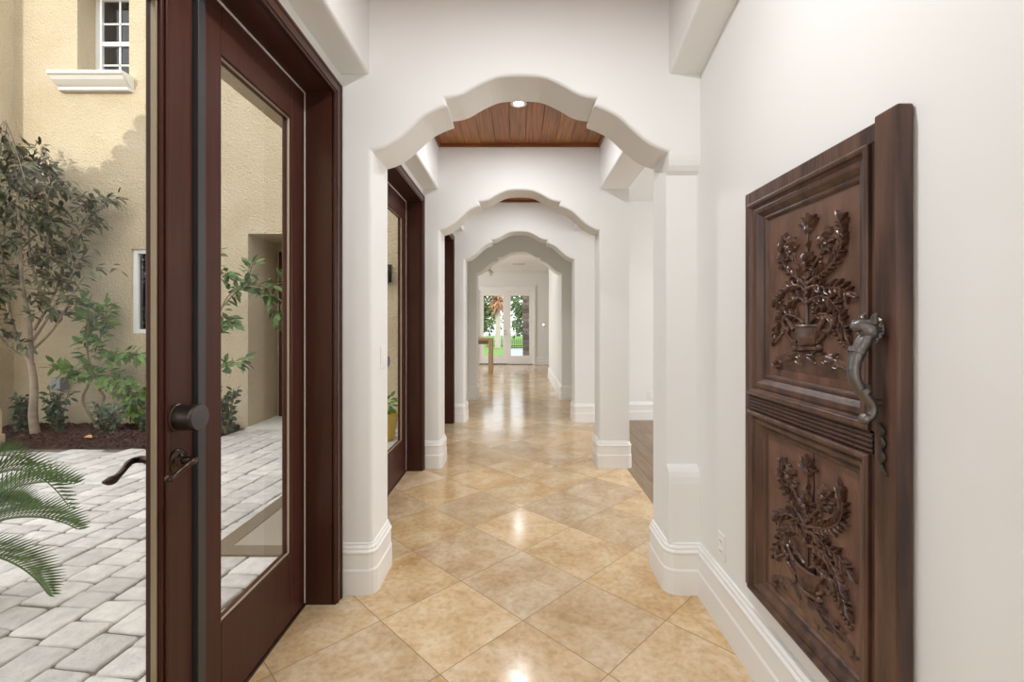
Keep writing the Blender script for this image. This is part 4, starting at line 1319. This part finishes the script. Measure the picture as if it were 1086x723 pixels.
def climber():
    rnd = random.Random(23)
    Y = 6.14
    b = at(105, 458, Y); b.z = GZ + 0.05
    r = planted('climbing_shrub', b, 'bright green climbing shrub with forked stem trained on stucco wall', 'shrub')
    T = lambda x, y, d=0.0: at(x, y, Y + d) - b
    st = MB(); lf = MB()
    stems = [[T(105, 460), T(101, 446), T(91, 424), T(98, 408), T(104, 396), T(100, 370), T(104, 335)],
             [T(104, 452), T(109, 432), T(113, 420), T(110, 412), T(122, 410), T(140, 418)],
             [T(104, 398), T(88, 396), T(72, 392), T(56, 386)],
             [T(104, 398), T(118, 398), T(132, 404), T(142, 410)],
             [T(106, 380), T(122, 376), T(138, 374), T(150, 376)],
             [T(101, 372), T(112, 345), T(116, 322)],
             [T(122, 410), T(134, 422), T(146, 436), T(156, 442)],
             [T(104, 335), T(96, 322), T(84, 316)], [T(140, 418), T(150, 420), T(160, 412)], [T(104, 350), T(96, 340), T(92, 330)]]
    cnt = [50, 6, 34, 30, 34, 40, 44, 30, 26, 26]
    for k, s in enumerate(stems):
        s = [p + Vector((0, -0.02 * i, 0)) for i, p in enumerate(s)]
        c = catmull(s, 5)
        st.tube(c, [(0.02 if k < 2 else 0.011) * (1 - 0.6 * i / len(c)) for i in range(len(c))], 7)
        twig_leaves(lf, s, int(cnt[k] * 1.6), 0.135, 0.062, rnd, 0.62, 0.55 if k < 1 else (0.75 if k == 1 else 0.05), 0.07)
    st.build('stems', M['stem'], r)
    lf.build('leaves', M['leaf_vine'], r, recalc=False)
climber()

def citrus():
    rnd = random.Random(31)
    Y = 5.75
    b = at(214, 470, Y); b.z = GZ + 0.03
    r = planted('leafy_shrub', b, 'tall loose leafy shrub before alcove, seen through nearest door glass', 'shrub')
    T = lambda x, y, d=0.0: at(x, y, Y + d) - b
    st = MB(); lf = MB()
    stems = [[T(214, 470), T(216, 420), T(214, 360), T(222, 300), T(232, 262)],
             [T(215, 400), T(226, 360), T(238, 320), T(256, 305), T(280, 308), T(302, 322)],
             [T(232, 330), T(248, 312), T(262, 298), T(268, 278)],
             [T(262, 300), T(282, 304), T(298, 300), T(312, 290)],
             [T(215, 420), T(228, 396), T(244, 386), T(260, 384)],
             [T(216, 380), T(230, 352), T(240, 340), T(250, 345)],
             [T(216, 330), T(206, 300), T(196, 280)], [T(280, 308), T(294, 330), T(300, 348)], [T(222, 300), T(236, 290), T(246, 292)]]
    cnt = [40, 50, 34, 30, 24, 34, 20, 26, 26]
    for k, s in enumerate(stems):
        if k: s[0] = s[0] * 1
        c = catmull(s, 5)
        st.tube(c, [(0.022 if k < 1 else 0.009) * (1 - 0.6 * i / len(c)) for i in range(len(c))], 7)
        twig_leaves(lf, s, cnt[k], 0.135, 0.060, rnd, 0.6, 0.35, 0.06)
    st.build('stems', M['stem'], r)
    lf.build('leaves', M['leaf_citrus'], r, recalc=False)
citrus()

def small_shrub(px, py, Y, wd, h, label, seed):
    rnd = random.Random(seed)
    b = at(px, py, Y); b.z = GZ + 0.03
    r = planted('small_shrub', b, label, 'shrub', 'small dark shrubs along the planting bed')
    st = MB(); lf = MB()
    for k in range(7):
        e = Vector((rnd.uniform(-1, 1) * wd, rnd.uniform(-.6, .6) * wd, h * rnd.uniform(.7, 1.02)))
        pts = [Vector((0, 0, 0)), Vector((e.x * .55, e.y * .5, h * .4)), e]
        st.tube(catmull(pts, 4), [0.007] * 5 + [0.005] * 4, 5)
        twig_leaves(lf, pts, 34, 0.078, 0.042, rnd, 0.7, 0.12, 0.05)
    st.build('stems', M['stem'], r)
    lf.build('leaves', M['leaf_shrub'], r, recalc=False)
small_shrub(25, 458, 5.98, 0.10, 0.52, 'dark green shrub just behind the young tree trunk', 41)
small_shrub(62, 460, 6.0, 0.14, 0.58, 'dark green shrub below the grey utility box', 42)
small_shrub(117, 461, 5.9, 0.16, 0.42, 'dark green shrub beside the climbing shrub stem', 43)
small_shrub(158, 459, 6.0, 0.10, 0.26, 'low dark shrub peeking beside the dark door stile', 44)
small_shrub(239, 464, 5.95, 0.13, 0.62, 'grey green shrub seen low through the nearest fixed door glass', 45)

def sago():
    b = Vector((-2.86, 2.25, GZ))
    r = planted('sago_palm', b, 'sago palm with stiff feathery fronds at the photo edge outside door', 'palm')
    MB().lathe([(0.12, 0), (0.15, 0.10), (0.14, 0.28), (0.08, 0.36)], n=14, smooth=False).build('trunk', M['stem'], r)
    rnd = random.Random(6)
    def frond(tip, ctrl, roll):
        o = Vector((0, 0, 0.34))
        tip, ctrl = Vector(tip) - b, Vector(ctrl) - b
        c = [(1 - t) ** 2 * o + 2 * t * (1 - t) * ctrl + t * t * tip for t in [i / 37 for i in range(38)]]
        mb = MB()
        mb.tube(c, [0.008 - 0.00016 * i for i in range(38)], 6)
        n = len(c)
        for i in range(5, n):
            for sub in (0,):
                p = c[i] if not sub or i == n - 1 else (c[i] + c[i + 1]) / 2
                d = (c[i] - c[i - 1]).normalized()
                side = d.cross(Vector((0, 0, 1))).normalized()
                upv = side.cross(d).normalized()
                side2 = side * math.cos(roll) + upv * math.sin(roll)
                up2 = upv * math.cos(roll) - side * math.sin(roll)
                L = 0.165 * (math.sin(PI * (0.16 + 0.80 * i / n)) ** 0.7)
                for sg in (-1, 1):
                    mb.leaf(p, d * 0.70 + side2 * sg * 0.45 + up2 * 0.58, side2 * sg, L * rnd.uniform(.92, 1.05), 0.0115, 0.35, 0.06, 2)
        mb.build('frond', M['leaf_palm'], r, recalc=False)
    frond(at(78, 513, 2.2), at(-5, 520, 2.2) + Vector((0, 0, .10)), 0.1)
    frond(at(82, 561, 2.2), at(20, 525, 2.2), 0.3)
    frond(at(50, 629, 2.2), at(15, 575, 2.2), 0.3)
    frond(at(32, 540, 2.35), at(-10, 520, 2.4), 0.1)
    for k in range(9):
        a = PI * 0.45 + k * PI * 1.25 / 8
        rr = rnd.uniform(0.6, 0.8)
        frond(b + Vector((math.cos(a) * rr, math.sin(a) * rr, rnd.uniform(0.25, 0.8))), b + Vector((math.cos(a) * rr * .5, math.sin(a) * rr * .5, rnd.uniform(0.75, 0.95))), 0)
sago()
